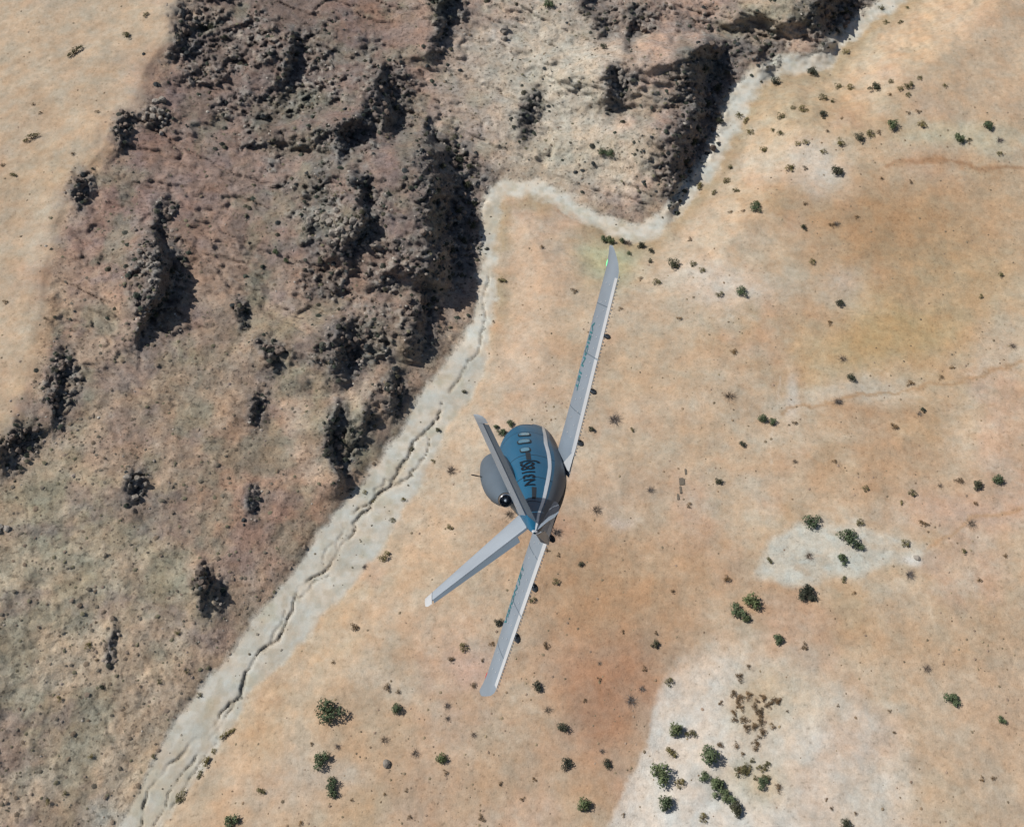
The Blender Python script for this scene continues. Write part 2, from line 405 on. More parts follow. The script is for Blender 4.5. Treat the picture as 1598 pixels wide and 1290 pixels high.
for a in [(1290, 262, 50, 38, (218, 208, 192), .95, 40), (1500, 216, 110, 26, (194, 188, 160), .8), (1130, 442, 85, 30, (214, 200, 182), .85, 10), (1330, 612, 95, 20, (204, 192, 172), .8, -8),
          (1230, 165, 70, 45, (188, 172, 142), .7), (1330, 70, 80, 36, (192, 176, 146), .7, -35), (1080, 330, 60, 40, (208, 188, 162), .6), (1180, 250, 90, 40, (206, 192, 168), .6), (815, 560, 45, 90, (210, 184, 158), .6),
          (1180, 760, 60, 18, (205, 186, 160), .7), (930, 790, 50, 16, (202, 182, 158), .7), (975, 810, 24, 10, (212, 190, 170), .7), (840, 300, 60, 12, (210, 192, 166), .6),
          (1010, 640, 120, 30, (204, 182, 156), .6), (1320, 440, 30, 20, (210, 196, 178), .6), (1240, 620, 10, 40, (212, 202, 188), .6), (620, 1075, 100, 16, (212, 192, 166), .8, 25), (540, 1215, 50, 22, (214, 196, 174), .7),
          (455, 1230, 90, 60, (210, 188, 164), .7), (650, 545, 60, 30, (206, 180, 150), .5), (1390, 160, 40, 30, (200, 184, 156), .5), (640, 960, 150, 40, (210, 182, 152), .5)]:
    blob(a[0], a[1], a[2], a[3], alb(*a[4]), a[5], a[6] if len(a) > 6 else 0)
blob(950, 405, 46, 44, alb(182, 190, 150), .7)                      # green halo of the wingtip lamp, painted into the soil
ex = U + 16 * fbm(X0, Y0, 5, 5, 1, .6); ey = Vv + 13 * fbm(X0, Y0, 4, 5, 4, .6)
p1 = poly_mask(ex, ey, [(1178, 905), (1198, 845), (1240, 812), (1300, 822), (1345, 812), (1400, 835), (1446, 860), (1432, 876), (1345, 900), (1250, 916)])
lay(ss(-7, 12, p1) * (.95 - .5 * ss(.05, .5, fbm(X0 * .6, Y0 * 1.5, 3, 4, 2))), alb(206, 203, 188)); blob(1430, 871, 18, 6, alb(232, 226, 214), .9)
p2 = poly_mask(ex, ey, [(1105, 975), (1060, 1020), (1027, 1065), (1016, 1110), (1005, 1170), (975, 1230), (942, 1290), (890, 1420), (870, 1560), (1450, 1560), (1460, 1300), (1450, 1200), (1420, 1110), (1350, 1045), (1250, 1000)])
lay((ss(-6, 70, p2) * .6 + ss(-6, 14, p2) * ss(1330, 1150, ex) * ss(1000, 1110, ey) * .4) * (1 - .35 * ss(.0, .5, fbm(X0 * .7, Y0 * 1.4, 4, 5, 2))), alb(218, 210, 196))
lay(ss(-3, 9, p2) * ss(1240, 1070, ex) * ss(1010, 1150, ey + .25 * (ex - 1000)) * .75, alb(224, 217, 204))
blob(1180, 1105, 60, 60, alb(188, 168, 134), .75); blob(1170, 1215, 50, 40, alb(190, 176, 140), .6); blob(1240, 1080, 70, 50, alb(206, 190, 162), .6)
for pts, wd_, c in (([(1380, 262), (1450, 252), (1530, 262), (1620, 258), (1800, 250)], 7, (168, 128, 92)), ([(1225, 640), (1290, 628), (1400, 612), (1500, 590), (1620, 560), (1800, 520)], 5, (182, 146, 108)),
                    ([(1215, 590), (1222, 640), (1205, 690), (1200, 720)], 3, (214, 196, 172)), ([(1440, 865), (1510, 812), (1600, 790)], 6, (190, 152, 114))):
    d, _, _ = poly_dist(ex, ey, pts); lay(ss(wd_, 0, d) * .75, alb(*c))
# rocky side
HC = np.empty(C.shape); HC[:] = (.37, .30, .24)
def hl(mask, c):
    global HC
    HC = HC + (np.asarray(c) * 1.30 - HC) * np.clip(mask, 0, 1)[..., None]
hp = fbm(X0, Y0, 13, 5, 4); hq = fbm(X0, Y0, 9, 5, 7); hs = fbm(X0, Y0, 3, 4, 2)
hl(ss(.0, .45, hp) * .75, (.205, .195, .145)); hl(ss(.0, .45, -hp) * .65, (.285, .205, .15)); hl(ss(.1, .5, hq) * .6, (.215, .165, .145)); hl(ss(.12, .5, hs) * .5, (.15, .12, .098)); hl(ss(.1, .5, -hs) * .5, (.33, .27, .21))
def hb(u, v, ru, rv, c, k):
    hl(k * np.exp(-(((wx - u) / ru) ** 2 + ((wy - v) / rv) ** 2) ** 1.3), c)
hb(400, 805, 110, 80, (.285, .19, .14), .75); hb(300, 1215, 120, 90, (.30, .225, .155), .8); hb(60, 900, 170, 150, (.33, .295, .225), .8); hb(110, 1130, 180, 170, (.32, .275, .21), .8)
hb(850, 110, 170, 130, (.36, .325, .25), .9); hb(900, 250, 130, 60, (.38, .33, .245), .85); hb(980, 90, 60, 60, (.33, .24, .17), .6); hb(1010, 180, 35, 120, (.33, .25, .19), .7); hb(1180, 40, 60, 50, (.30, .28, .2), .8); hb(660, 100, 25, 110, (.32, .23, .17), .8)
hb(550, 25, 60, 40, (.32, .21, .14), .7); hb(790, 60, 18, 30, (.46, .44, .38), .9); hb(460, 20, 60, 70, (.19, .17, .135), .5); hb(330, 110, 60, 90, (.20, .175, .14), .5); hb(600, 445, 60, 60, (.24, .175, .135), .6)
hb(480, 130, 190, 170, (.185, .155, .135), .65); hb(640, 380, 100, 130, (.19, .16, .14), .6); hb(360, 420, 60, 120, (.235, .19, .15), .5)
hb(280, 620, 70, 60, (.25, .225, .175), .5); hb(850, 160, 30, 40, (.40, .39, .33), .7)
lf = (left & ~beyond)
sdR = np.where(beyond, -dR, dR)
HC = HC * ((1 - .24 * ss(650, 250, Vv) * ss(700, 620, U) + .14 * ss(600, 950, Vv))[..., None]) * (np.array((1.03, .985, .93)) + ss(560, 300, Vv)[..., None] * np.array((.0, -.045, .035)))
HC = HC * (1 + .22 * fbm(X0, Y0, 4, 5, 5, .65))[..., None]
hl(ss(.05, .4, fbm(X0, Y0, 6, 4, 1)) * .45, (.17, .175, .13)); hl(ss(.1, .45, fbm(X0, Y0, 5, 4, 6)) * .45, (.19, .145, .135))
hb(860, 130, 150, 130, (.335, .315, .26), .75); hb(900, 260, 120, 50, (.34, .31, .245), .7)
e_h = np.where(left, ss(-2, 7, wash_sd) * ss(-30, 60, sdR + 38 * hs + 26 * hq), 0)
lay(e_h, HC)
lay(np.where(left, .6 * ss(10, -60, sdR), 0), alb(195, 174, 147))
lay(np.where(left, .5 * ss(0, -60, sdR) * ss(.0, .45, fbm(X0 * .9 - .9 * Y0, (X0 + Y0) * .25, 1.6, 3, 1)), 0), alb(182, 160, 132))
lay(ss(40, 0, wash_sd) * np.where(left, .35, .25) * (wash_sd > 0), np.array((.33, .25, .17)))
# exposed rock; scarp drops painted darker to deepen their shade
lay(rocky * (.55 + .35 * ss(.3, .8, w1)), np.array((.165, .14, .125))); lay(rocky * ss(.62, .95, w2) * .7, np.array((.36, .33, .285))); lay(rocky * ss(.1, .5, hp) * .5, np.array((.15, .16, .115))); lay(rough * .5, np.array((.14, .135, .13)))
# the wash itself
wn = fbm(X0, Y0, 5, 4, 6)
wc = alb(208, 204, 190) * (1 + .07 * wn + .14 * (hwW < 20))[..., None]
lay(ss(34, 10, wash_sd) * (hwW < 20) * ~left * .7 * ss(.2, .5, vn(X0, Y0, 5, 1)), alb(178, 156, 122))
inw = ss(9, -5, wash_sd + 5 * fbm(X0, Y0, 1.5, 3, 4)); lay(inw, wc); lay(inw * ss(.15, .5, fbm(X0, Y0, 3, 4, 1)) * .5, alb(186, 178, 150))
lay(inw * ss(6, -12, dW - hwW * .2) * .25 * (hwW > 20), alb(206, 192, 172))
lay(ss(0, .36, chan) * .7, np.array((.17, .145, .115)))
lay(inw * ss(.5, .8, vn(X0, Y0, .9, 3)) * .4, alb(176, 168, 146)); lay(inw * ss(.1, .5, fbm(X0 * .8 - .6 * Y0, X0 * .3 + Y0 * .3, 2.5, 4, 2)) * .5, alb(186, 178, 160))
blob(165, 1275, 40, 30, alb(200, 194, 176), .8)
m5 = fbm(X0, Y0 * 1.5, 5, 5, 0); m2 = fbm(X0 * .8, Y0 * 1.6, 1.7, 4, 3)
C = np.clip(C * (1 + .09 * m5 + .07 * m2 + .04 * n1)[..., None], .02, .8)

# ---- lift the rays to the relief
PT = CAM + D * ((h - CAM_H) / D[..., 2])[..., None]
idx = np.arange(NU * NV).reshape(NV, NU)
quad = np.stack([idx[:-1, :-1], idx[1:, :-1], idx[1:, 1:], idx[:-1, 1:]], -1).reshape(-1, 4)
allV = PT.reshape(-1, 3); allC = C.reshape(-1, 3)
# land beyond: rings that run out from the edge of the sheet to the horizon
loop = np.concatenate([idx[0, :-1], idx[:-1, -1], idx[-1, :0:-1], idx[:0:-1, 0]])[::4]
ctr = np.array([0, 70.]); prev = loop; ringsV = []; ringsC = []; ringsF = []; base = len(allV)
bz = allV[loop, 2]; m = len(loop)
for k, s in enumerate([1.06, 1.15, 1.3, 1.55, 2, 2.8, 4.2, 7, 12, 22]):
    xy = ctr + (allV[loop, :2] - ctr) * s
    hz = 30 * fbm(xy[:, 0], xy[:, 1], 400, 4, 3) * ss(1, 4, s) + 4 * fbm(xy[:, 0], xy[:, 1], 60, 3, 2) * ss(1, 1.5, s)
    z = bz * (1 / s ** .4) + hz + 2 * math.log(s)
    cur = base + k * m + np.arange(m)
    ringsV.append(np.column_stack([xy, z]))
    blend = min(1, k / 4)
    ringsC.append(allC[loop] * (1 - blend) + blend * np.array((.33, .26, .19)) * (1 + .25 * fbm(xy[:, 0], xy[:, 1], 90, 3, 5))[:, None])
    ringsF.append(np.stack([prev, np.roll(prev, -1), np.roll(cur, -1), cur], -1)); prev = cur
ALLV = np.concatenate([allV] + ringsV); ALLC = np.concatenate([allC] + ringsC)
fc_w = (wash_sd[:-1, :-1] < 0).ravel(); fc_l = (lf & (dR > 12) & (wash_sd >= 0))[:-1, :-1].ravel()
def sub(name, faces, mat):
    uq, inv = np.unique(faces, return_inverse=True)
    me = np_mesh(name, ALLV[uq], inv.reshape(faces.shape), ALLC[uq])
    o = link(name, me, mat); tag(o, kind='structure'); return o
RF = np.concatenate(ringsF)[:, ::-1]
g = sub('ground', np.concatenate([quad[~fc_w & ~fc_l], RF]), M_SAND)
sub('rocky_hillside', quad[fc_l & ~fc_w], M_HILL)
sub('dry_wash', quad[fc_w], M_WASH)

def at(u, v):
    """ground point seen at a photograph pixel, with metres per pixel there"""
    x = (np.asarray(u, float) - us[0]) / ST; y = (np.asarray(v, float) - vs[0]) / ST
    i = np.clip(x.astype(int), 0, NU - 2); j = np.clip(y.astype(int), 0, NV - 2)
    fx = (x - i)[..., None]; fy = (y - j)[..., None]
    p = (PT[j, i] * (1 - fx) + PT[j, i + 1] * fx) * (1 - fy) + (PT[j + 1, i] * (1 - fx) + PT[j + 1, i + 1] * fx) * fy
    return p, MPP[j, i] * (1 - p[..., 2] / CAM_H)
def grid_at(A, u, v):
    i = np.clip(((np.asarray(u) - us[0]) / ST).round().astype(int), 0, NU - 1); j = np.clip(((np.asarray(v) - vs[0]) / ST).round().astype(int), 0, NV - 1)
    return A[j, i]

# ------------------------------------------------------------------ aircraft
# body axes: x to the nose (nose tip 0), y to the right wing, z up; metres
RB = np.array([[-0.03788924, 0.26678257, -0.96301167], [0.2030341, 0.94565741, 0.25398664], [-0.97843833, 0.18590084, 0.0899962]])
TB = np.array([0.34375487, -0.60303143, -27.71048162])
WB = MC @ RB; WT = CAM + MC @ TB
ORG = np.array([-5.0, 0, -.7])                  # the aircraft's own origin, under the wing
WT = WT + WB @ ORG
AM = Matrix([[WB[i, 0], -WB[i, 1], WB[i, 2], WT[i]] for i in range(3)] + [[0, 0, 0, 1]])
plane = empty('light_jet', AM)
tag(plane, 'blue and grey V tailed jet with one engine, banked steeply above the desert', 'aircraft')
def part(name, V, Fs, mat, parent=None, smooth=True, auto=None):
    """V in body axes (y right)"""
    V = np.asarray(V, float) - ORG; V = V * np.array([1, -1, 1])
    me = bpy.data.meshes.new(name); me.from_pydata([tuple(p) for p in V], [], [tuple(int(i) for i in f) for f in Fs])
    bm = bmesh.new(); bm.from_mesh(me); bmesh.ops.remove_doubles(bm, verts=bm.verts, dist=1e-5)
    bmesh.ops.recalc_face_normals(bm, faces=bm.faces)
    for f in bm.faces: f.smooth = smooth
    if smooth:
        for e in bm.edges:
            if len(e.link_faces) == 2 and e.calc_face_angle(0) > math.radians(auto or 40): e.smooth = False
    bm.to_mesh(me); bm.free()
    return link(name, me, mat, parent or plane)
FS = np.array([(0, .03, -.29, -.33), (-.04, .11, -.21, -.39), (-.15, .2, -.12, -.45), (-.5, .38, .05, -.58), (-1., .55, .25, -.68), (-1.8, .70, .60, -.75), (-2.6, .785, .80, -.78), (-3.5, .815, .85, -.78),
               (-4.5, .81, .84, -.78), (-5.5, .72, .78, -.74), (-6.5, .55, .66, -.58), (-7.5, .34, .52, -.32), (-8.4, .17, .42, -.03), (-9.0, .07, .34, .12), (-9.22, .015, .27, .22)])[::-1]
def cr(x, k):                                    # smooth interpolation of the stations
    xs = FS[:, 0]; y = FS[:, k]; m = np.gradient(y, xs)
    i = np.clip(np.searchsorted(xs, x) - 1, 0, len(xs) - 2); hh = xs[i + 1] - xs[i]; t = np.clip((x - xs[i]) / hh, 0, 1)
    return y[i] * (2 * t**3 - 3 * t**2 + 1) + m[i] * hh * (t**3 - 2 * t**2 + t) + y[i + 1] * (3 * t**2 - 2 * t**3) + m[i + 1] * hh * (t**3 - t**2)
def SF(x, th, off=0.):
    x = np.asarray(x, float); th = np.asarray(th, float)
    hw, zt, zb = [cr(x, k) for k in (1, 2, 3)]
    n = 2 / 2.4; c, s = np.cos(th), np.sin(th)
    y = (hw + off) * np.sign(s) * np.abs(s) ** n
    z = (zt + zb) / 2 + ((zt - zb) / 2 + off) * np.sign(c) * np.abs(c) ** n
    return np.stack([x + 0 * y, y + 0 * x, z], -1)
def patch(xs, lo, hi, nth, off=0.):
    """strip of hull surface between two angle curves lo(x), hi(x) in degrees"""
    V = []; n = len(xs)
    for x in xs:
        V.append(SF(np.full(nth, x), np.radians(np.linspace(lo(x), hi(x), nth)), off))
    V = np.concatenate(V); Fs = [(i * nth + j, (i + 1) * nth + j, (i + 1) * nth + j + 1, i * nth + j + 1) for i in range(n - 1) for j in range(nth - 1)]
    return V, Fs
xs_all = np.concatenate([np.linspace(-9.22, -8.4, 8), np.linspace(-8.3, -.6, 60), np.linspace(-.5, 0, 12)])
b_lo = lambda x: 111 + 6 * float(ss(-3.6, -2.4, x))
fus = part('fuselage', *patch(xs_all, lambda x: -b_lo(x), b_lo, 57), M_BLUE)
part('belly', *patch(xs_all, b_lo, lambda x: 360 - b_lo(x), 33), M_GREY)
part('keel_shade', *patch(np.linspace(-7.2, -1.2, 40), lambda x: 160, lambda x: 200, 9, .008), M_DARK)  # dark strip painted in for the shadowed underside of the belly
st_c = lambda x: float(np.interp(x, [-9.1, -8.8, -8, -7.1, -6.05, -5.3, -4.4, -3.4, -2, -.4], [94, 96, 100, 99.5, 101, 99.5, 98, 102, 104, 102]))
for sgn in (1, -1):
    hwid = lambda x: float(np.interp(x, [-9.1, -8, -6, -3, -.4], [7, 5, 3.3, 3.3, 2.5]))
    part('stripe', *patch(np.linspace(-9.15, -.3, 70), lambda x: sgn * (st_c(x) - hwid(x)), lambda x: sgn * (st_c(x) + hwid(x)), 4, .006), M_STRIPE)
# windscreen and cabin windows, each a pane in a slightly proud frame
part('windscreen', *patch(np.linspace(-2.15, -1.25, 14), lambda x: -84, lambda x: 84, 33, .007), M_GLASS)
def window(sgn, x0, x1, a0, a1):
    xc, xr_, ac, ar = (x0 + x1) / 2, (x1 - x0) / 2, (a0 + a1) / 2, (a1 - a0) / 2
    def disc(kx, ka, off, rings=6, n=28):
        V = [SF(xc, np.radians(sgn * ac), off)]; Fs = []
        for r in range(1, rings + 1):
            for i in range(n):
                t = 2 * math.pi * i / n; cx_, sx_ = math.cos(t), math.sin(t); q = (abs(cx_) ** 3.2 + abs(sx_) ** 3.2) ** (-1 / 3.2)
                V.append(SF(xc + xr_ * kx * q * cx_ * r / rings, np.radians(sgn * (ac + ar * ka * q * sx_ * r / rings)), off))
        for i in range(n): Fs.append((0, 1 + i, 1 + (i + 1) % n))
        for r in range(rings - 1):
            for i in range(n):
                a = 1 + r * n + i; b = 1 + r * n + (i + 1) % n; Fs.append((a, a + n, b + n, b))
        return np.array(V), Fs
    fr = part('window', *disc(1, 1, .010), M_DARK)
    part('pane', *disc(.70, .78, .020), M_GLASS, fr)
for sgn in (1, -1):
    for x0, x1, a0, a1 in ((-5.34, -4.98, 53, 74), (-4.70, -4.28, 51, 78), (-4.00, -3.58, 56, 80)):
        window(sgn, x0, x1, a0, a1)
for xp in (-2.3, -3.45, -5.5, -6.7, -7.85):         # joints between skin panels
    part('panel_joint', *patch(np.array([xp - .011, xp + .011]), lambda x: -110, lambda x: 110, 60, .004), M_DARK)
def text_mesh(s):
    cu_ = bpy.data.curves.new('lettering', 'FONT'); cu_.body = s; cu_.size = 1; cu_.resolution_u = 3; cu_.offset = .018
    o = bpy.data.objects.new('lettering', cu_); col.objects.link(o)
    bpy.context.view_layer.update()
    ev = o.evaluated_get(bpy.context.evaluated_depsgraph_get()); me = bpy.data.meshes.new_from_object(ev)
    bm = bmesh.new(); bm.from_mesh(me); bmesh.ops.triangulate(bm, faces=bm.faces)
    bmesh.ops.subdivide_edges(bm, edges=[e for e in bm.edges if e.calc_length() > .12], cuts=2, use_grid_fill=False)
    bmesh.ops.triangulate(bm, faces=bm.faces)
    V = np.array([v.co[:] for v in bm.verts]); Fs = [[v.index for v in f.verts] for f in bm.faces]
    bm.free(); bpy.data.objects.remove(o)
    V[:, 0] -= V[:, 0].min(); V[:, 0] /= V[:, 0].max(); V[:, 1] -= V[:, 1].min(); V[:, 1] /= V[:, 1].max()
    return V, Fs
tv, tf = text_mesh('N318SJ')
part('registration', SF(-7.12 + 1.28 * tv[:, 0], np.radians(87 - 40 * tv[:, 1]), .012), tf, M_BLACK, smooth=False)
part('registration', SF(-5.84 - 1.28 * tv[:, 0], np.radians(-(87 - 40 * tv[:, 1])), .012), tf, M_BLACK, smooth=False)
for sgn in (1, -1):                               # narrow dark line running on from the lettering
    part('pinstripe', *patch(np.linspace(-5.8, -5.36, 10), lambda x: sgn * 63, lambda x: sgn * 72, 4, .007), M_DARK)
    part('pinstripe', *patch(np.linspace(-7.75, -7.2, 10), lambda x: sgn * 68, lambda x: sgn * 80, 4, .007), M_DARK)

AX = np.array([0, .02, .08, .2, .4, .6, .8, 1.0])
def yt(x): return 5 * (.2969 * np.sqrt(x) - .126 * x - .3516 * x**2 + .2843 * x**3 - .1036 * x**4)
def loft(secs, c0=0., c1=1., shift=0.):
    """secs: (LE point, chord vector, up vector, thickness ratio); keeps chord fractions c0..c1"""
    V = []; Fs = []; n = 0
    for le, cv_, up_, th in secs:
        le = np.array(le, float); cv_ = np.array(cv_, float); up_ = np.array(up_, float); up_ /= np.linalg.norm(up_)
        L = np.linalg.norm(cv_); xx = c0 + (c1 - c0) * AX
        ring = [le + cv_ * x + up_ * (L * th * yt(x) + shift) for x in xx] + [le + cv_ * x + up_ * (-L * th * yt(x) * .8 + shift) for x in xx[::-1]]
        n = len(ring); V += ring
    m_ = len(secs)
    for i in range(m_ - 1):
        for j in range(n):
            a, b = i * n + j, i * n + (j + 1) % n; Fs.append((a, b, b + n, a + n))
    Fs.append(tuple(range(n))[::-1]); Fs.append(tuple((m_ - 1) * n + j for j in range(n)))
    return V, Fs
W = dict(xr=-3.705, xt=-4.61, cr=1.647, ct=1.164, z0=-.625, dih=.051, inc=.101)
def wsec(y, s, k=1., dz=0., dx=0.):
    t_ = y / 5.6; c = (W['cr'] + (W['ct'] - W['cr']) * t_) * k
    return ((W['xr'] + (W['xt'] - W['xr']) * t_ + dx, s * y, W['z0'] + W['dih'] * y + dz), (-c, 0, -c * W['inc']), (0, -s * W['dih'], 1), .13)
txtv, txtf = text_mesh('VISION JET')
def wing_pt(y, s, f, off):
    le, cv_, up_, th = wsec(y, s); c = -cv_[0]
    return np.array(le) + np.array(cv_) * f + np.array([0, 0, c * th * float(yt(np.array(f))) + off])
for s, side in ((1, 'right'), (-1, 'left')):
    wing = part('wing', *loft([wsec(.35, s), wsec(1.0, s), wsec(2.5, s), wsec(4, s), wsec(5.2, s), wsec(5.40, s, .95, .004), wsec(5.58, s, .80, .02), wsec(5.76, s, .56, .05), wsec(5.9, s, .34, .085, -.01), wsec(5.94, s, .22, .09, -.04)], 0, 1), M_WING)
    # movable surfaces: the pale strip along the trailing edge, a little proud of the wing
    fl = [wsec(y, s, 1.004, .012) for y in np.linspace(.95, 3.3, 6)]; ai = [wsec(y, s, 1.004, .012) for y in np.linspace(3.34, 5.25, 5)]
    part('flap', *loft(fl, .86, 1.0), M_WHITE, wing); part('aileron', *loft(ai, .86, 1.0), M_WHITE, wing)
    V = []; Fs = []                                # root fairing
    for i, y in enumerate(np.linspace(.5, 1.1, 6)):
        for f in np.linspace(min(.99, .66 + .33 * (y - .5) / .6), 1.0, 5): V.append(wing_pt(y, s, f, .015 + .05 * (1.1 - y) * (1 - abs(f - .7))) * 1)
    Fs = [(i * 5 + j, i * 5 + j + 1, (i + 1) * 5 + j + 1, (i + 1) * 5 + j) for i in range(5) for j in range(4)]
    part('root_fairing', V, Fs, M_WHITE, wing)
    for y in (1.9, 3.32, 4.55):                     # chordwise skin joints
        V = [wing_pt(y + d, s, f, .004) for d in (-.009, .009) for f in np.linspace(.06, .85, 10)]
        part('panel_joint', V, [(i, i + 1, i + 11, i + 10) for i in range(9)], M_GREY, wing)
    # lettering near the leading edge, reading from the tip inwards
    yv = 4.1 - 1.75 * txtv[:, 0] if s > 0 else 4.0 - 1.6 * txtv[:, 0]
    fv = (.18 + .22 * txtv[:, 1]) if s > 0 else (.40 - .22 * txtv[:, 1])
    part('wing_lettering', np.array([wing_pt(a, s, b, .008) for a, b in zip(yv, fv)]), txtf, M_TEAL, wing, smooth=False)
    for y in (1.25, 2.55, 3.9):                     # hinge fairings under the trailing edge
        p = wing_pt(y, s, .93, 0); V = []; Fs = []
        for i, (dx, r) in enumerate([(.28, .01), (.15, .045), (0, .06), (-.16, .05), (-.30, .008)]):
            for j in range(8): a = j * math.pi / 4; V.append(p + np.array([dx, r * math.cos(a), -.11 + 1.5 * r * math.sin(a)]))
        for i in range(4):
            for j in range(8): a, b = i * 8 + j, i * 8 + (j + 1) % 8; Fs.append((a, b, b + 8, a + 8))
        Fs += [tuple(range(8))[::-1], tuple(range(32, 40))]
        part('hinge_fairing', V, Fs, M_DARK, wing)
    V = []; Fs = []                                # dark tabs along the trailing edge
    for y in np.arange(.95, 5.3, .085):
        p = wing_pt(y, s, 1.0, -.008); b = len(V)
        V += [p + np.array(q) for q in ((0, -.018, -.012), (0, .018, -.012), (-.05, .015, -.015), (-.05, -.015, -.015), (0, -.018, .0), (0, .018, .0), (-.05, .015, -.006), (-.05, -.015, -.006))]
        Fs += [tuple(b + i for i in f) for f in ((0, 1, 2, 3), (4, 7, 6, 5), (0, 4, 5, 1), (1, 5, 6, 2), (2, 6, 7, 3), (3, 7, 4, 0))]
    o = part('trailing_edge_tabs', V, Fs, M_GREY, wing, smooth=False); o['kind'] = 'stuff'
    V = []; Fs = []                                # bright fastener heads in two rows
    for f, st_ in ((.45, .42), (.68, .31)):
        for y in np.arange(1.3, 5.2, st_):
            p = wing_pt(y + random.uniform(-.05, .05), s, f, .004); b = len(V)
            V += [p + np.array([.024 * math.cos(k), .024 * math.sin(k), .0]) for k in np.linspace(0, 2 * math.pi, 7)[:-1]] + [p + np.array([0, 0, .012])]
            Fs += [(b + k, b + (k + 1) % 6, b + 6) for k in range(6)]
    o = part('fasteners', V, Fs, M_WHITE, wing, smooth=False); o['kind'] = 'stuff'
    p = np.array(wsec(5.55, s, 1, .02)[0]) + np.array([-.02, 0, 0]); V = []; Fs = []     # navigation lamp at the tip
    for i, (dy, r) in enumerate([(-.12, .02), (-.08, .045), (0, .055), (.1, .04), (.16, .01)]):
        for j in range(8): a = j * math.pi / 4; V.append(p + np.array([r * math.cos(a), s * dy, r * .8 * math.sin(a)]))
    for i in range(4):
        for j in range(8): a, b = i * 8 + j, i * 8 + (j + 1) % 8; Fs.append((a, b, b + 8, a + 8))
    part('navigation_light', V, Fs, M_LENS_G if s > 0 else M_LENS_R, wing)
    # V tail
    q4 = np.array([(-7.6, -.14, .46), (-8.6, 1.88, 2.01), (-8.9, .12, .22), (-9.15, 2.03, 1.83)] if s > 0 else [(-7.6, -.16, .41), (-8.6, -2.12, 1.957), (-8.9, -.13, .30), (-9.15, -2.13, 1.95)])
    def vsec(t_, k=1.):
        le = q4[0] + (q4[1] - q4[0]) * t_; te = q4[2] + (q4[3] - q4[2]) * t_; cv_ = te - le
        u2 = np.cross(q4[1] - q4[0], cv_); u2 = u2 * np.sign(u2[2])
        return (le, cv_ * k, u2, .085)
    HF = .60 if s > 0 else .76
    vt = part('tail_fin', *loft([vsec(0), vsec(.15), vsec(.5), vsec(.94)], 0, HF), M_TAIL)
    part('tail_fin_tip', *loft([vsec(.945), vsec(.985, .98), vsec(1.01, .8), vsec(1.02, .5)], 0, 1), M_WHITE if s < 0 else M_TAIL, vt)
    def rsec(t_, df):
        le, cv_, u2, th = vsec(t_); u2 = u2 / np.linalg.norm(u2); q = .985 - HF; L = np.linalg.norm(cv_)
        return (le + cv_ * (HF + .015), cv_ * q - u2 * L * q * df, u2, .11)
    dfl = .02 if s > 0 else .12
    part('ruddervator', *loft([rsec(.0 if s > 0 else .1, dfl), rsec(.5, dfl), rsec(.93, dfl)], .05, 1), M_GREY, vt)
    # ventral fin
    V = [(-9.1, s * .075, .17), (-7.8, s * .36, -.20), (-7.95, s * .38, -.25), (-8.2, s * .38, -.26), (-8.6, s * .37, -.21), (-8.8, s * .30, -.12), (-9.0, s * .22, .04)]
    nrm = np.array([0, s * -.6, .8]); V2 = [tuple(np.array(v) + nrm * .03) for v in V]; n7 = len(V)
    Fs = [tuple(range(n7)), tuple(range(2 * n7 - 1, n7 - 1, -1))] + [(i, (i + 1) % n7, n7 + (i + 1) % n7, n7 + i) for i in range(n7)]
    part('ventral_fin', V + V2, Fs, M_WING, smooth=False)
part('tail_light', *[(lambda V_, F_: (V_, F_))(*patch(np.linspace(-9.21, -9.13, 4), lambda x: 0, lambda x: 360, 9, .005))][0], M_WHITE)
# engine on the spine
def lathe(p0, p1, prof, n=36, sq=1.0):
    p0 = np.array(p0, float); p1 = np.array(p1, float); ax = (p1 - p0); L = np.linalg.norm(ax); ax /= L
    e1 = np.array([0, 1., 0]); e2 = np.cross(ax, e1)
    V = []; Fs = []
    for t_, r in prof:
        for j in range(n): a = 2 * math.pi * j / n; V.append(p0 + ax * t_ * L + e1 * r * math.cos(a) + e2 * r * math.sin(a) * sq)
    for i in range(len(prof) - 1):
        for j in range(n): a, b = i * n + j, i * n + (j + 1) % n; Fs.append((a, b, b + n, a + n))
    return V, Fs
E0, E1 = (-4.75, 0, .98), (-7.38, 0, .80)
eng = part('engine_nacelle', *lathe(E0, E1, [(.10, .30), (.02, .31), (0, .345), (.02, .375), (.1, .395), (.25, .425), (.45, .43), (.6, .405), (.75, .35), (.88, .265), (.97, .19), (1, .165), (.985, .15), (.9, .145)]), M_GREY)
part('exhaust_nozzle', *lathe(E0, E1, [(.93, .155), (.99, .158), (1.03, .152), (1.035, .14), (1.0, .13), (.92, .125)]), M_METAL, eng)
part('exhaust_cone', *lathe(E0, E1, [(.92, .145), (.93, .06), (1.0, .045), (1.04, .02), (1.05, .001)]), M_TAIL, eng)
part('fan', *lathe(E0, E1, [(.09, .001), (.09, .08), (.10, .30)]), M_DARK, eng)
V = []; Fs = []                                    # pylon under the nacelle
for x, hw, zt, zb in ((-4.85, .10, .75, .5), (-5.4, .22, .75, .5), (-6.3, .22, .7, .45), (-7.0, .14, .66, .35), (-7.45, .03, .6, .3)):
    V += [(x, -hw, zb), (x, hw, zb), (x, hw * .8, zt), (x, -hw * .8, zt)]
for i in range(4):
    for j in range(4): a, b = i * 4 + j, i * 4 + (j + 1) % 4; Fs.append((a, b, b + 4, a + 4))
part('engine_pylon', V, Fs + [(3, 2, 1, 0), (16, 17, 18, 19)], M_BLUE)
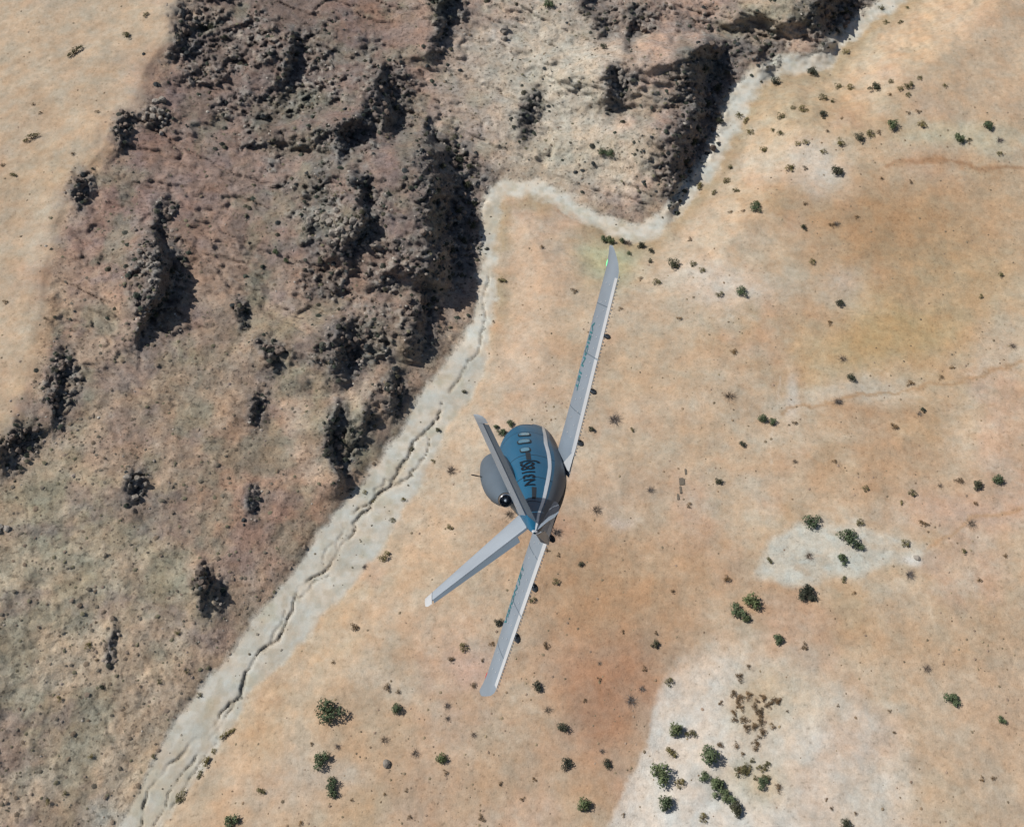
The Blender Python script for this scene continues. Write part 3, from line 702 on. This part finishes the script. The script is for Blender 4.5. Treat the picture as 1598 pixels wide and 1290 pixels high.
part('antenna', *lathe((-6.0, 0, 1.33), (-6.05, 0, 1.58), [(0, .012), (.4, .012), (.42, .016), (1, .014), (1.01, .001)], 8), M_DARK, eng)

# ------------------------------------------------------------------ rocks, shrubs and small things on the ground
def rock_mesh(seed):
    r = np.random.RandomState(seed); bm = bmesh.new(); bmesh.ops.create_icosphere(bm, subdivisions=2, radius=1)
    pl = [(n / np.linalg.norm(n), r.uniform(.55, .92)) for n in r.normal(size=(9, 3))]
    for v in bm.verts:
        p = np.array(v.co[:])
        for n, d in pl:
            k = p @ n
            if k > d: p = p - n * (k - d)
        p = p * (1 + .06 * r.normal()) * np.array([1, .82, .8]); v.co = p
    me = bpy.data.meshes.new('boulder'); bm.to_mesh(me); bm.free(); return me
ROCKS = {}
for nm, mt in (('pale', M_ROCK_PALE), ('dark', M_ROCK_DARK)):
    L = []
    for k in range(6):
        me = rock_mesh(k + (50 if nm == 'dark' else 0)); me.materials.append(mt); L.append(me)
    ROCKS[nm] = L
def boulder(u, v, d, kind, label, group, tall=1.):
    p, mp = at(np.array(u), np.array(v)); r = d * float(mp) / 2
    o = bpy.data.objects.new('boulder', random.choice(ROCKS[kind])); col.objects.link(o)
    o.location = (p[0], p[1], p[2] + r * .25 * tall); o.rotation_euler = (random.uniform(-.3, .3), random.uniform(-.3, .3), random.uniform(0, 6.28))
    o.scale = (r * random.uniform(.85, 1.2), r * random.uniform(.85, 1.2), r * random.uniform(.8, 1.25) * tall)
    tag(o, label, 'boulder', group)
OUT = [ # u, v, spread u, spread v, count, smallest, largest, kind, where, tall
 (530, 358, 34, 40, 30, 8, 17, 'pale', 'in the pale outcrop west of the big shaded scarp', 1.2),
 (705, 330, 40, 70, 24, 8, 15, 'dark', 'in the shaded scarp above the bend of the wash', 1.),
 (228, 412, 22, 28, 20, 7, 14, 'pale', 'on the lone outcrop below the ridge', 1.2),
 (245, 180, 16, 20, 9, 8, 15, 'pale', 'in the small pale heap beside the ridge', 1.1),
 (548, 535, 28, 24, 16, 8, 13, 'dark', 'in the low outcrop midway down the hillside', 1.1),
 (655, 485, 26, 30, 14, 7, 13, 'dark', 'on the scarp just uphill of the narrow wash', 1.1),
 (1092, 190, 30, 75, 22, 8, 14, 'dark', 'in the shaded cliff beside the upper wash', 1.1),
 (962, 130, 18, 14, 9, 8, 15, 'pale', 'on the red earth of the middle spur', 1.2),
 (300, 42, 18, 28, 12, 9, 15, 'dark', 'at the top end of the ridge', 1.1),
 (192, 197, 9, 16, 7, 8, 14, 'dark', 'along the upper ridge crest', 1.2), (128, 290, 10, 16, 8, 8, 13, 'dark', 'along the middle ridge crest', 1.2),
 (98, 568, 12, 14, 6, 8, 13, 'dark', 'on the lower ridge crest', 1.1), (88, 625, 10, 14, 6, 8, 13, 'dark', 'just below the lower ridge crest', 1.1),
 (35, 690, 28, 18, 10, 8, 14, 'dark', 'in the long heap at the foot of the ridge', 1.1),
 (212, 755, 14, 16, 7, 9, 15, 'pale', 'in the small grey knot on the open hillside', 1.1),
 (318, 908, 9, 14, 5, 9, 15, 'dark', 'in the isolated black notch low on the hillside', 1.3),
 (528, 690, 10, 36, 10, 8, 13, 'dark', 'in the slot that drops towards the wide wash', 1.1),
 (605, 150, 14, 32, 9, 8, 14, 'dark', 'in the dark notch beside the bare gully', 1.1), (545, 205, 24, 18, 9, 8, 14, 'dark', 'in the forked notch on the upper hillside', 1.1),
 (460, 78, 8, 20, 5, 8, 13, 'dark', 'in the small dark notch high on the hillside', 1.1),
 (430, 545, 16, 8, 5, 8, 13, 'dark', 'in the short row on the brown hillside', 1.1),
 (623, 605, 9, 10, 4, 9, 14, 'dark', 'in the square dark notch near the wash', 1.2),
 (787, 55, 7, 14, 4, 10, 18, 'pale', 'on the white streak of the middle spur', .9), (832, 168, 9, 16, 6, 8, 12, 'pale', 'on the grey side of the middle spur', .9),
 (1300, 30, 28, 22, 8, 8, 13, 'dark', 'in the shaded bank at the far bend of the wash', 1.), (1000, 35, 16, 20, 6, 8, 13, 'dark', 'at the head of the middle spur', 1.1),
 (262, 335, 8, 8, 4, 8, 12, 'dark', 'in the small knot above the lone outcrop', 1.2), (10, 830, 12, 12, 4, 8, 12, 'pale', 'in the faint heap on the olive slope', 1.)]
rs = np.random.RandomState(11)
for (u, v, au, av, n, d0, d1, kd, where, tall) in OUT:
    for k in range(n):
        du, dv = rs.normal() * .55 * au, rs.normal() * .55 * av
        boulder(u + du, v + dv, d0 + (d1 - d0) * rs.rand() ** 1.6, kd, ('pale grey angular boulder ' if kd == 'pale' else 'brown angular boulder ') + where, 'boulders ' + where, tall)
for u, v, d, lb in ((604, 1192, 14, 'lone grey stone lying on bare sand south of the green shrubs'), (1430, 870, 10, 'white stone at the point of the chalky patch'), (233, 480, 8, 'single whitish stone inside the lone outcrop shadow')):
    boulder(u, v, d, 'pale', lb, 'lone stones', .7)

def shrub_mesh(kind, seed):
    """crown of many leaf-sized faces gathered in uneven clumps, radius 1, standing on z = 0"""
    r = np.random.RandomState(seed); V = []; Fs = []
    if kind == 'grey':                               # bare twigs
        for k in range(95):
            a = r.uniform(0, 6.28); el = r.uniform(.15, 1.2); L = r.uniform(.3, 1.0)
            p = np.array([0, 0, .02]); d = np.array([math.cos(a) * math.cos(el), math.sin(a) * math.cos(el), math.sin(el)])
            for sgm in range(3):
                q = p + d * L / 3; wd_ = .022 * (1 - sgm * .27); sd_ = np.cross(d, [0, 0, 1.]); sd_ /= np.linalg.norm(sd_) + 1e-6; up2 = np.cross(sd_, d)
                b = len(V); V += [p + sd_ * wd_, p - sd_ * wd_, p + up2 * wd_, q + sd_ * wd_ * .7, q - sd_ * wd_ * .7, q + up2 * wd_ * .7]
                Fs += [(b, b + 1, b + 4, b + 3), (b + 1, b + 2, b + 5, b + 4), (b + 2, b, b + 3, b + 5)]
                p = q; d = d + r.normal(size=3) * .35; d[2] = max(d[2], -.1); d /= np.linalg.norm(d)
        return np.array(V), Fs
    nc = {'green': 9, 'dark': 8, 'olive': 7, 'brown': 6}[kind]; nl = {'green': 60, 'dark': 55, 'olive': 46, 'brown': 34}[kind]
    for c in range(nc):
        a = r.uniform(0, 6.28); rad = r.uniform(.1, .68) ** .8; cr_ = r.uniform(.26, .46)
        ct = np.array([rad * math.cos(a), rad * math.sin(a) * r.uniform(.7, 1), cr_ * .8 + r.uniform(.05, .5) * (1 - rad)])
        for k in range(nl):
            n = r.normal(size=3); n /= np.linalg.norm(n); n[2] = n[2] if n[2] > -.5 else -n[2]
            p = ct + n * cr_ * r.uniform(.55, 1.12)
            if p[2] < .02: p[2] = .02 + r.uniform(0, .1)
            q = n + r.normal(size=3) * .5; q /= np.linalg.norm(q); t1 = np.cross(q, r.normal(size=3)); t1 /= np.linalg.norm(t1); t2 = np.cross(q, t1); s = r.uniform(.06, .13)
            b = len(V); V += [p - t1 * s, p + t2 * s * .55, p + t1 * s + q * s * .3, p - t2 * s * .55]; Fs.append((b, b + 1, b + 2, b + 3))
    return np.array(V), Fs
def stem_mesh(seed):
    r = np.random.RandomState(seed); V = []; Fs = []
    for k in range(4):
        a = k * 1.57 + r.uniform(-.4, .4); p0 = np.array([0, 0, -.12]); p1 = np.array([.32 * math.cos(a), .32 * math.sin(a), r.uniform(.4, .6)]); b = len(V)
        for p, w_ in ((p0, .075), (p1, .025)):
            for j in range(5): t_ = j * 6.2832 / 5; V.append(p + np.array([w_ * math.cos(t_), w_ * math.sin(t_), 0]))
        Fs += [(b + j, b + (j + 1) % 5, b + 5 + (j + 1) % 5, b + 5 + j) for j in range(5)]
    return np.array(V), Fs
SHM = {}
for k, m_ in LEAF.items():
    SHM[k] = []
    for i in range(6):
        V, Fs = shrub_mesh(k, i * 13 + len(k)); me = bpy.data.meshes.new('foliage'); me.from_pydata(V.tolist(), [], [list(f) for f in Fs]); me.materials.append(m_); SHM[k].append(me)
STM = []
for i in range(3):
    V, Fs = stem_mesh(i); me = bpy.data.meshes.new('stem'); me.from_pydata(V.tolist(), [], Fs); me.materials.append(M_BARK); STM.append(me)
KNAME = {'green': 'juniper_shrub', 'olive': 'olive_shrub', 'brown': 'dry_shrub', 'grey': 'bare_bush', 'dark': 'dark_shrub'}
KDESC = {'green': 'green leafy shrub', 'olive': 'olive green shrub', 'brown': 'dry brown shrub', 'grey': 'leafless grey bush', 'dark': 'blackish green shrub'}
def place_of(u, v):
    if (u, v) in [(e[0], e[1]) for e in RAV]: return 'in the shade of a hillside scarp, set there to darken it'
    if poly_has([(1178, 905), (1198, 835), (1250, 805), (1345, 805), (1450, 860), (1345, 905)], u, v): return 'on the chalky white patch'
    if poly_has([(1105, 985), (1030, 1065), (1005, 1170), (945, 1300), (1260, 1300), (1250, 1000)], u, v): return 'on the white sand flat'
    if v < 300 and u > 1080: return 'beyond the upper wash'
    if v < 480 and u > 1000: return 'south of the upper wash'
    if u < 360 and v < 520: return 'on the smooth sand beyond the ridge'
    if u < 430 and v > 900: return 'at the hillside foot'
    if u > 1380: return 'on the open tan slope'
    if u > 1060 and v < 800: return 'between the wash and chalky patch'
    if v > 960 and u > 790: return 'on the reddish earth'
    if v > 960: return 'on the sand plain'
    if u < 880: return 'on the sand close to the wash'
    return 'inside the wash bend'
def poly_has(pts, u, v): return float(poly_mask(np.array([float(u)]), np.array([float(v)]), pts)[0]) > 0
def shrub(u, v, d, kind, el=1., ang=0., label=None):
    p, mp = at(np.array(u), np.array(v)); r = 1.22 * d * float(mp) / 2
    big = d >= 13
    me = random.choice(SHM[kind]); sz = 'big ' if d >= 24 else '' if d >= 13 else 'small ' if d >= 9 else 'tiny '
    wh = place_of(u, v)
    if big: o = empty(KNAME[kind])
    else: o = bpy.data.objects.new(KNAME[kind], me); col.objects.link(o)
    hgt = {'green': .95, 'dark': 1., 'olive': .8, 'brown': .65, 'grey': .6}[kind]
    o.location = (p[0], p[1], p[2] - .03 * r); o.scale = (r * el, r / el ** .5, r * hgt); o.rotation_euler = (0, 0, -math.radians(ang) if el != 1 else random.uniform(0, 6.28))
    tag(o, label or (sz + KDESC[kind] + ' ' + wh), 'shrub', None if label else sz + (KDESC[kind] + 's ').replace('bushs', 'bushes') + wh)
    if not label: PLACED.append((o, wh, float(p[0]), float(p[1])))
    if big:
        f = bpy.data.objects.new('foliage' if kind != 'grey' else 'twigs', me); col.objects.link(f); f.parent = o
        s_ = bpy.data.objects.new('stem', random.choice(STM)); col.objects.link(s_); s_.parent = o
PLACED = []
SH = {
'green': [(517, 1108, 37), (621, 1107, 19), (500, 1186, 27), (518, 1222, 20), (519, 1236, 19), (690, 1181, 20), (360, 1283, 26), (1052, 1136, 26), (1030, 1208, 36), (1110, 1180, 34), (1098, 1212, 18), (1118, 1228, 30), (1134, 1245, 24), (1150, 956, 26), (1172, 940, 28), (1164, 964, 15),
  (1265, 813, 24), (1320, 841, 28), (1340, 855, 14), (1556, 748, 19), (1484, 1090, 23), (1540, 198, 17), (1180, 326, 18), (1190, 653, 16), (1205, 659, 13), (783, 676, 15), (796, 661, 13), (774, 668, 10), (942, 375, 13), (952, 377, 15), (969, 377, 11), (982, 396, 7), (910, 1252, 25), (1158, 457, 17), (1188, 1221, 20),
  (940, 240, 14), (953, 242, 14), (856, 10, 17), (1035, 1250, 28), (1213, 997, 19), (1314, 873, 19), (1495, 219, 18), (1391, 198, 19), (1562, 1124, 13), (430, 395, 11), (447, 408, 10)],
'dark': [(1021, 1006, 15), (837, 1072, 17), (879, 1136, 19), (884, 1190, 20), (947, 1190, 17), (1145, 1262, 26), (1258, 920, 24), (1252, 932, 18), (1268, 934, 16), (1522, 757, 19), (1318, 1286, 22), (922, 671, 11), (1310, 475, 14), (1253, 357, 11), (777, 971, 15), (907, 880, 10), (1265, 115, 18), (1210, 130, 16), (1120, 751, 13), (1362, 139, 19),
  (942, 76, 13), (1305, 271, 20), (1052, 415, 20), (1341, 217, 16), (1326, 590, 15), (1440, 641, 10), (683, 672, 9), (1000, 384, 14), (1015, 392, 10), (1015, 408, 9), (1282, 182, 15), (642, 702, 9), (725, 612, 8), (160, 1073, 10), (320, 897, 8), (1158, 693, 11)],
'olive': [(600, 869, 18), (702, 823, 11), (868, 909, 12), (830, 936, 12), (724, 1009, 15), (783, 440, 13), (198, 58, 15), (118, 84, 17, 1.7, -60), (50, 216, 15, 1.6, -40), (20, 275, 11), (229, 25, 10), (355, 1147, 17, 1.5, -40), (322, 1190, 16, 1.5, -60), (310, 1208, 12), (281, 1245, 17, 1.4, -60), (333, 1172, 9), (409, 1232, 14), (1049, 1172, 18), (1078, 1145, 17), (1062, 1222, 16), (1098, 1275, 15),
  (1340, 815, 13), (1413, 849, 14), (1202, 874, 11), (1423, 771, 13), (1405, 784, 8), (1351, 763, 11), (1318, 905, 11), (1503, 861, 10), (985, 671, 8), (1284, 155, 14), (1253, 172, 15), (1218, 183, 15), (1310, 224, 16), (1417, 135, 15), (1327, 138, 13), (1307, 136, 13), (1438, 197, 14), (1231, 264, 15), (1285, 238, 11), (1320, 83, 12), (1382, 37, 10), (1405, 36, 9), (1405, 140, 10), (1390, 128, 10), (1434, 123, 9), (1358, 210, 14), (1257, 224, 11), (1245, 226, 10), (1217, 210, 12), (1205, 205, 9), (1237, 169, 9), (1299, 159, 9), (1375, 13, 10), (1415, 14, 8), (1417, 149, 9),
  (1153, 182, 12), (1165, 190, 12), (1171, 208, 12), (1190, 235, 14), (1138, 262, 10), (1133, 283, 13), (1148, 300, 12), (1093, 292, 13), (1115, 302, 10), (1181, 318, 11), (1268, 409, 11), (1080, 413, 12), (1095, 422, 11), (1122, 460, 12), (1025, 442, 13), (613, 811, 9), (630, 780, 9), (676, 720, 8), (570, 768, 8), (582, 782, 8), (1045, 1064, 14), (1155, 1205, 18), (277, 987, 10), (138, 1008, 12), (292, 1047, 8), (250, 1063, 9), (93, 1090, 9), (142, 1180, 9), (101, 1238, 9), (75, 1251, 9), (240, 1180, 8), (311, 1084, 9), (1530, 463, 8), (1560, 430, 11), (1474, 135, 8), (1512, 219, 8), (1560, 241, 9)],
'brown': [(895, 456, 12), (845, 387, 9), (8, 473, 10), (72, 497, 8), (768, 1006, 10), (702, 1029, 13), (606, 1073, 14), (621, 1078, 9), (553, 980, 18), (521, 1033, 8), (694, 1205, 10), (752, 1275, 12), (780, 1222, 9), (850, 1007, 13), (739, 1067, 12), (1136, 903, 14), (1253, 1009, 14), (1395, 667, 15), (1240, 661, 10), (1302, 721, 9), (1332, 926, 8), (1495, 751, 14), (1420, 600, 13), (1296, 504, 10), (1298, 350, 12), (1337, 340, 8), (1307, 1100, 6), (1229, 1110, 6), (1395, 1142, 7), (1388, 1108, 7), (1298, 1262, 8), (1335, 1270, 8), (974, 1272, 8), (1048, 923, 9), (1075, 787, 8), (1145, 548, 13), (1060, 498, 10), (1000, 436, 9), (968, 483, 8), (1140, 332, 9), (1160, 330, 8), (1075, 375, 10), (1075, 790, 7), (815, 1245, 9), (835, 1215, 9), (1004, 1044, 10), (913, 1093, 9), (934, 1060, 8), (1023, 988, 8), (973, 986, 8), (640, 1276, 9), (470, 1284, 10), (487, 1160, 8), (600, 1240, 7), (550, 1248, 7), (633, 1233, 7), (752, 1030, 8), (1468, 590, 10), (1485, 575, 9), (1375, 280, 8), (1420, 284, 8), (1257, 318, 9), (1290, 206, 8), (1372, 208, 10), (1255, 264, 10), (1416, 177, 8), (1433, 174, 10), (1313, 185, 7), (1387, 149, 9), (1568, 866, 9), (1529, 905, 10), (1522, 785, 10), (1440, 815, 13), (1446, 820, 9), (1203, 662, 9), (771, 502, 6), (64, 177, 7), (52, 163, 7), (114, 242, 9), (152, 176, 8), (4, 258, 9), (150, 1030, 8), (1150, 1090, 16), (1170, 1085, 15), (1145, 1120, 14), (1165, 1135, 16), (1185, 1110, 15), (1190, 1145, 16), (1178, 1165, 12), (1215, 1230, 14), (1530, 1215, 10), (1550, 1213, 9), (1290, 1248, 7), (870, 866, 8), (855, 858, 8)],
'grey': [(704, 735, 26), (795, 802, 22), (569, 885, 15), (868, 831, 24), (930, 795, 24), (958, 655, 30), (1015, 765, 17), (1138, 618, 26), (1315, 560, 20), (1308, 627, 22), (698, 1101, 15), (699, 1121, 13), (600, 1155, 19), (648, 1175, 19), (527, 1165, 15), (739, 1147, 15), (855, 1108, 19), (985, 1093, 24), (1002, 1075, 16), (1419, 897, 24), (1467, 758, 12), (1515, 817, 22), (1446, 1043, 22), (1435, 646, 14), (1258, 928, 30), (1262, 868, 20), (940, 1172, 14), (936, 1035, 11), (1580, 540, 16), (1560, 220, 18), (1305, 350, 16), (980, 380, 20), (1135, 905, 16), (1240, 720, 14)]}
RAV = [(700, 235, 15), (716, 250, 17), (735, 262, 14), (690, 262, 13), (728, 290, 15), (740, 318, 13), (716, 330, 14), (738, 352, 15), (725, 378, 14), (705, 392, 12), (685, 300, 12), (1100, 110, 14), (1118, 140, 15), (1105, 165, 13), (1122, 190, 14), (1080, 225, 14), (1070, 252, 14), (1062, 280, 12), (1090, 205, 12), (1300, 28, 13), (1318, 20, 14), (610, 150, 12), (618, 172, 13), (272, 425, 13), (262, 460, 13), (245, 492, 11), (350, 60, 12), (330, 45, 11)]  # ravine shrubs, also set there to darken the scarp shade
SH['dark'] += RAV
_r = random.Random(4)
for _k in range(30): SH['brown'].append((1172 + _r.gauss(0, 24), 1120 + _r.gauss(0, 32), _r.uniform(9, 16)))
for _k in range(12): SH['olive'].append((1178 + _r.gauss(0, 20), 1195 + _r.gauss(0, 18), _r.uniform(8, 14)))
LABELS = {(517, 1108): 'biggest green shrub on the sand plain, broad with many clumps', (360, 1283): 'green leafy shrub on the sand just east of the wash mouth', (1556, 748): 'green shrub on the tan slope next to a blackish one', (1484, 1090): 'solitary green shrub on open tan sand beyond the white flat',
          (1145, 1262): 'dark shrub at the tail of the chain of shrubs on the white sand', (1030, 1208): 'wide round green shrub on the white sand, apart from the chain', (1265, 813): 'round green shrub at the upper rim of the chalky patch', (600, 869): 'olive shrub on open sand between the wash and the tail of the jet',
          (704, 735): 'wide leafless bush on sand between the wash and the engine', (1180, 326): 'green shrub alone on the pale bank south of the upper wash', (1172, 940): 'larger green shrub of the tight pair below the chalky patch', (1150, 956): 'smaller green shrub of the tight pair below the chalky patch'}
for k, L in SH.items():
    for e in L:
        shrub(e[0], e[1], e[2], k, e[3] if len(e) > 3 else 1., e[4] if len(e) > 4 else 0., LABELS.get((e[0], e[1])))

# alike shrubs are told apart by their order from a landmark
ORD = ['nearest to', 'second from', 'third from', 'fourth from', 'fifth from', 'sixth from', 'seventh from', 'eighth from', 'ninth from', 'tenth from']
wp = at(np.array([a[0] for a in WASH[1:-2]]), np.array([a[1] for a in WASH[1:-2]]))[0]
wp = np.concatenate([wp[:-1] + (wp[1:] - wp[:-1]) * f for f in (0, .25, .5, .75)])
rp = at(np.array([a[0] for a in RIDGE[1:9]], float), np.array([a[1] for a in RIDGE[1:9]], float))[0]
MARK = {'on the chalky white patch': ('its pointed end', at(np.array([1445.]), np.array([862.]))[0]), 'on the white sand flat': ('the chalky patch', at(np.array([1290.]), np.array([865.]))[0]),
        'on the smooth sand beyond the ridge': ('the rocky ridge', rp), 'on the open tan slope': ('the chalky patch', at(np.array([1290.]), np.array([865.]))[0]),
        'between the wash and chalky patch': ('the wash', wp)}
grp = {}
for e in PLACED: grp.setdefault(e[0]['group'], []).append(e)
for gname, L in grp.items():
    if 2 <= len(L) <= 10 and 'scarp' not in gname:
        nm, pts = MARK.get(L[0][1], ('the wash', wp))
        L.sort(key=lambda e: float(np.hypot(pts[:, 0] - e[2], pts[:, 1] - e[3]).min()))
        for i, e in enumerate(L): e[0]['label'] = (e[0]['label'] if len(e[0]['label'].split()) < 12 else e[0]['label'].replace(' between the wash and the chalky patch', '').replace(' away from the wash', '')) + ', ' + ORD[i] + ' ' + nm

# blocky screen marks, modelled as boards lying in a line on the sand
def mark_board(u, v, wpx, lpx, label):
    p, mp = at(np.array(u), np.array(v)); mp = float(mp); bm = bmesh.new(); r = np.random.RandomState(int(u))
    pts = [(-.5, -.5), (.1, -.5), (.5, -.42), (.5, .35), (.18, .5), (-.5, .44)]
    lo = [bm.verts.new((a * wpx * mp, b * lpx * mp * 1.15, 0)) for a, b in pts]; hi = [bm.verts.new((a * wpx * mp * .97, b * lpx * mp * 1.13, .09 + .03 * r.rand())) for a, b in pts]
    bm.faces.new(hi); bm.faces.new(lo[::-1])
    for i in range(6): bm.faces.new((lo[i], lo[(i + 1) % 6], hi[(i + 1) % 6], hi[i]))
    me = bpy.data.meshes.new('screen_mark'); bm.to_mesh(me); bm.free()
    o = link('screen_mark', me, M_SCREEN_MARK); o.location = (p[0], p[1], p[2] - .01); tag(o, label, 'timber', 'screen marks on the sand')  # a screen mark built as a board, not real timber
mark_board(1070, 736, 3.2, 9, 'short screen mark, built as a board, at the far end of the line'); mark_board(1064, 751, 8.5, 11, 'wide grey screen mark, broadest of the marks on the sand')
mark_board(1062, 764, 3.2, 11, 'narrow screen mark touching the wide grey one'); mark_board(1058, 775, 3, 9, 'narrow screen mark lying apart from the wide grey one')

# uncountable small stuff
def scatter(name, n, dens, smin, smax, pal, flat, label, cat, seed, sides=5):
    r = np.random.RandomState(seed); u = r.uniform(-150, 1750, n * 6); v = r.uniform(-120, 1420, n * 6)
    keep = r.rand(n * 6) < grid_at(dens, u, v); u, v = u[keep][:n], v[keep][:n]; n = len(u)
    p, _ = at(u, v); s = smin + (smax - smin) * r.rand(n) ** 2.5; a0 = r.uniform(0, 6.28, n)
    V = np.zeros((n, sides + 2, 3))
    for k in range(sides):
        a = a0 + k * 6.2832 / sides; q = s * r.uniform(.65, 1.2, n)
        V[:, k] = p + np.stack([q * np.cos(a), q * np.sin(a), s * flat * r.uniform(.1, .45, n)], -1)
    V[:, sides] = p + np.stack([s * r.uniform(-.3, .3, n), s * r.uniform(-.3, .3, n), s * flat * r.uniform(.8, 1.2, n)], -1)
    V[:, sides + 1] = p - np.stack([0 * s, 0 * s, s * .25], -1)
    f = [(k, (k + 1) % sides, sides) for k in range(sides)] + [((k + 1) % sides, k, sides + 1) for k in range(sides)]
    Fs = (np.arange(n)[:, None, None] * (sides + 2) + np.array(f)[None]).reshape(-1, 3)
    pc = np.array(pal)[r.randint(0, len(pal), n)] * r.uniform(.75, 1.25, (n, 1))
    me = np_mesh(name, V.reshape(-1, 3), Fs, np.repeat(pc, sides + 2, 0), smooth=False)
    tag(link(name, me, M_SCATTER), label, cat, kind='stuff')
sl = vn(X0, Y0, 9, 3)
dh = e_h * (.25 + 1.1 * vn(X0, Y0, 5, 2) ** 2)
ds = np.where(left & ~beyond, 0, 1) * (wash_sd > 4) * (.1 + sl ** 3)
scatter('low_scrub', 3000, dh, .12, .40, [(.18, .14, .10), (.16, .145, .095), (.21, .165, .125), (.15, .13, .10)], .38, 'low dark scrub dotted over the rocky hillside', 'scrub', 5)
scatter('loose_stones', 4000, np.clip(dh * .05 + rocky * 1.2, 0, 1), .08, .32, [(.36, .31, .26), (.3, .25, .21), (.45, .41, .35), (.27, .22, .19)], .7, 'loose stones strewn over the rocky hillside', 'stones', 6)
scatter('dry_tufts', 2300, ds, .06, .24, [(.25, .18, .115), (.28, .22, .14), (.21, .165, .11), (.3, .22, .16)], .45, 'tiny dry tufts dotted over the bare sand', 'grass tufts', 8)
scatter('outcrop_brush', 5200, np.clip(rocky * rough + .4 * rocky + .22 * e_h * ss(620, 380, Vv) * ss(.35, .65, vn(X0, Y0, 6, 1)), 0, 1), .12, .55, [(.05, .058, .045), (.06, .062, .05), (.075, .07, .05), (.045, .05, .05)], .8, 'dark brush growing among the outcrops of the hillside', 'brush', 12, 7)
scatter('wash_pebbles', 500, np.where(wash_sd < -2, .9, 0), .08, .24, [(.22, .2, .15), (.17, .15, .11), (.3, .27, .22)], .6, 'small stones and weeds along the dry wash', 'pebbles', 9)
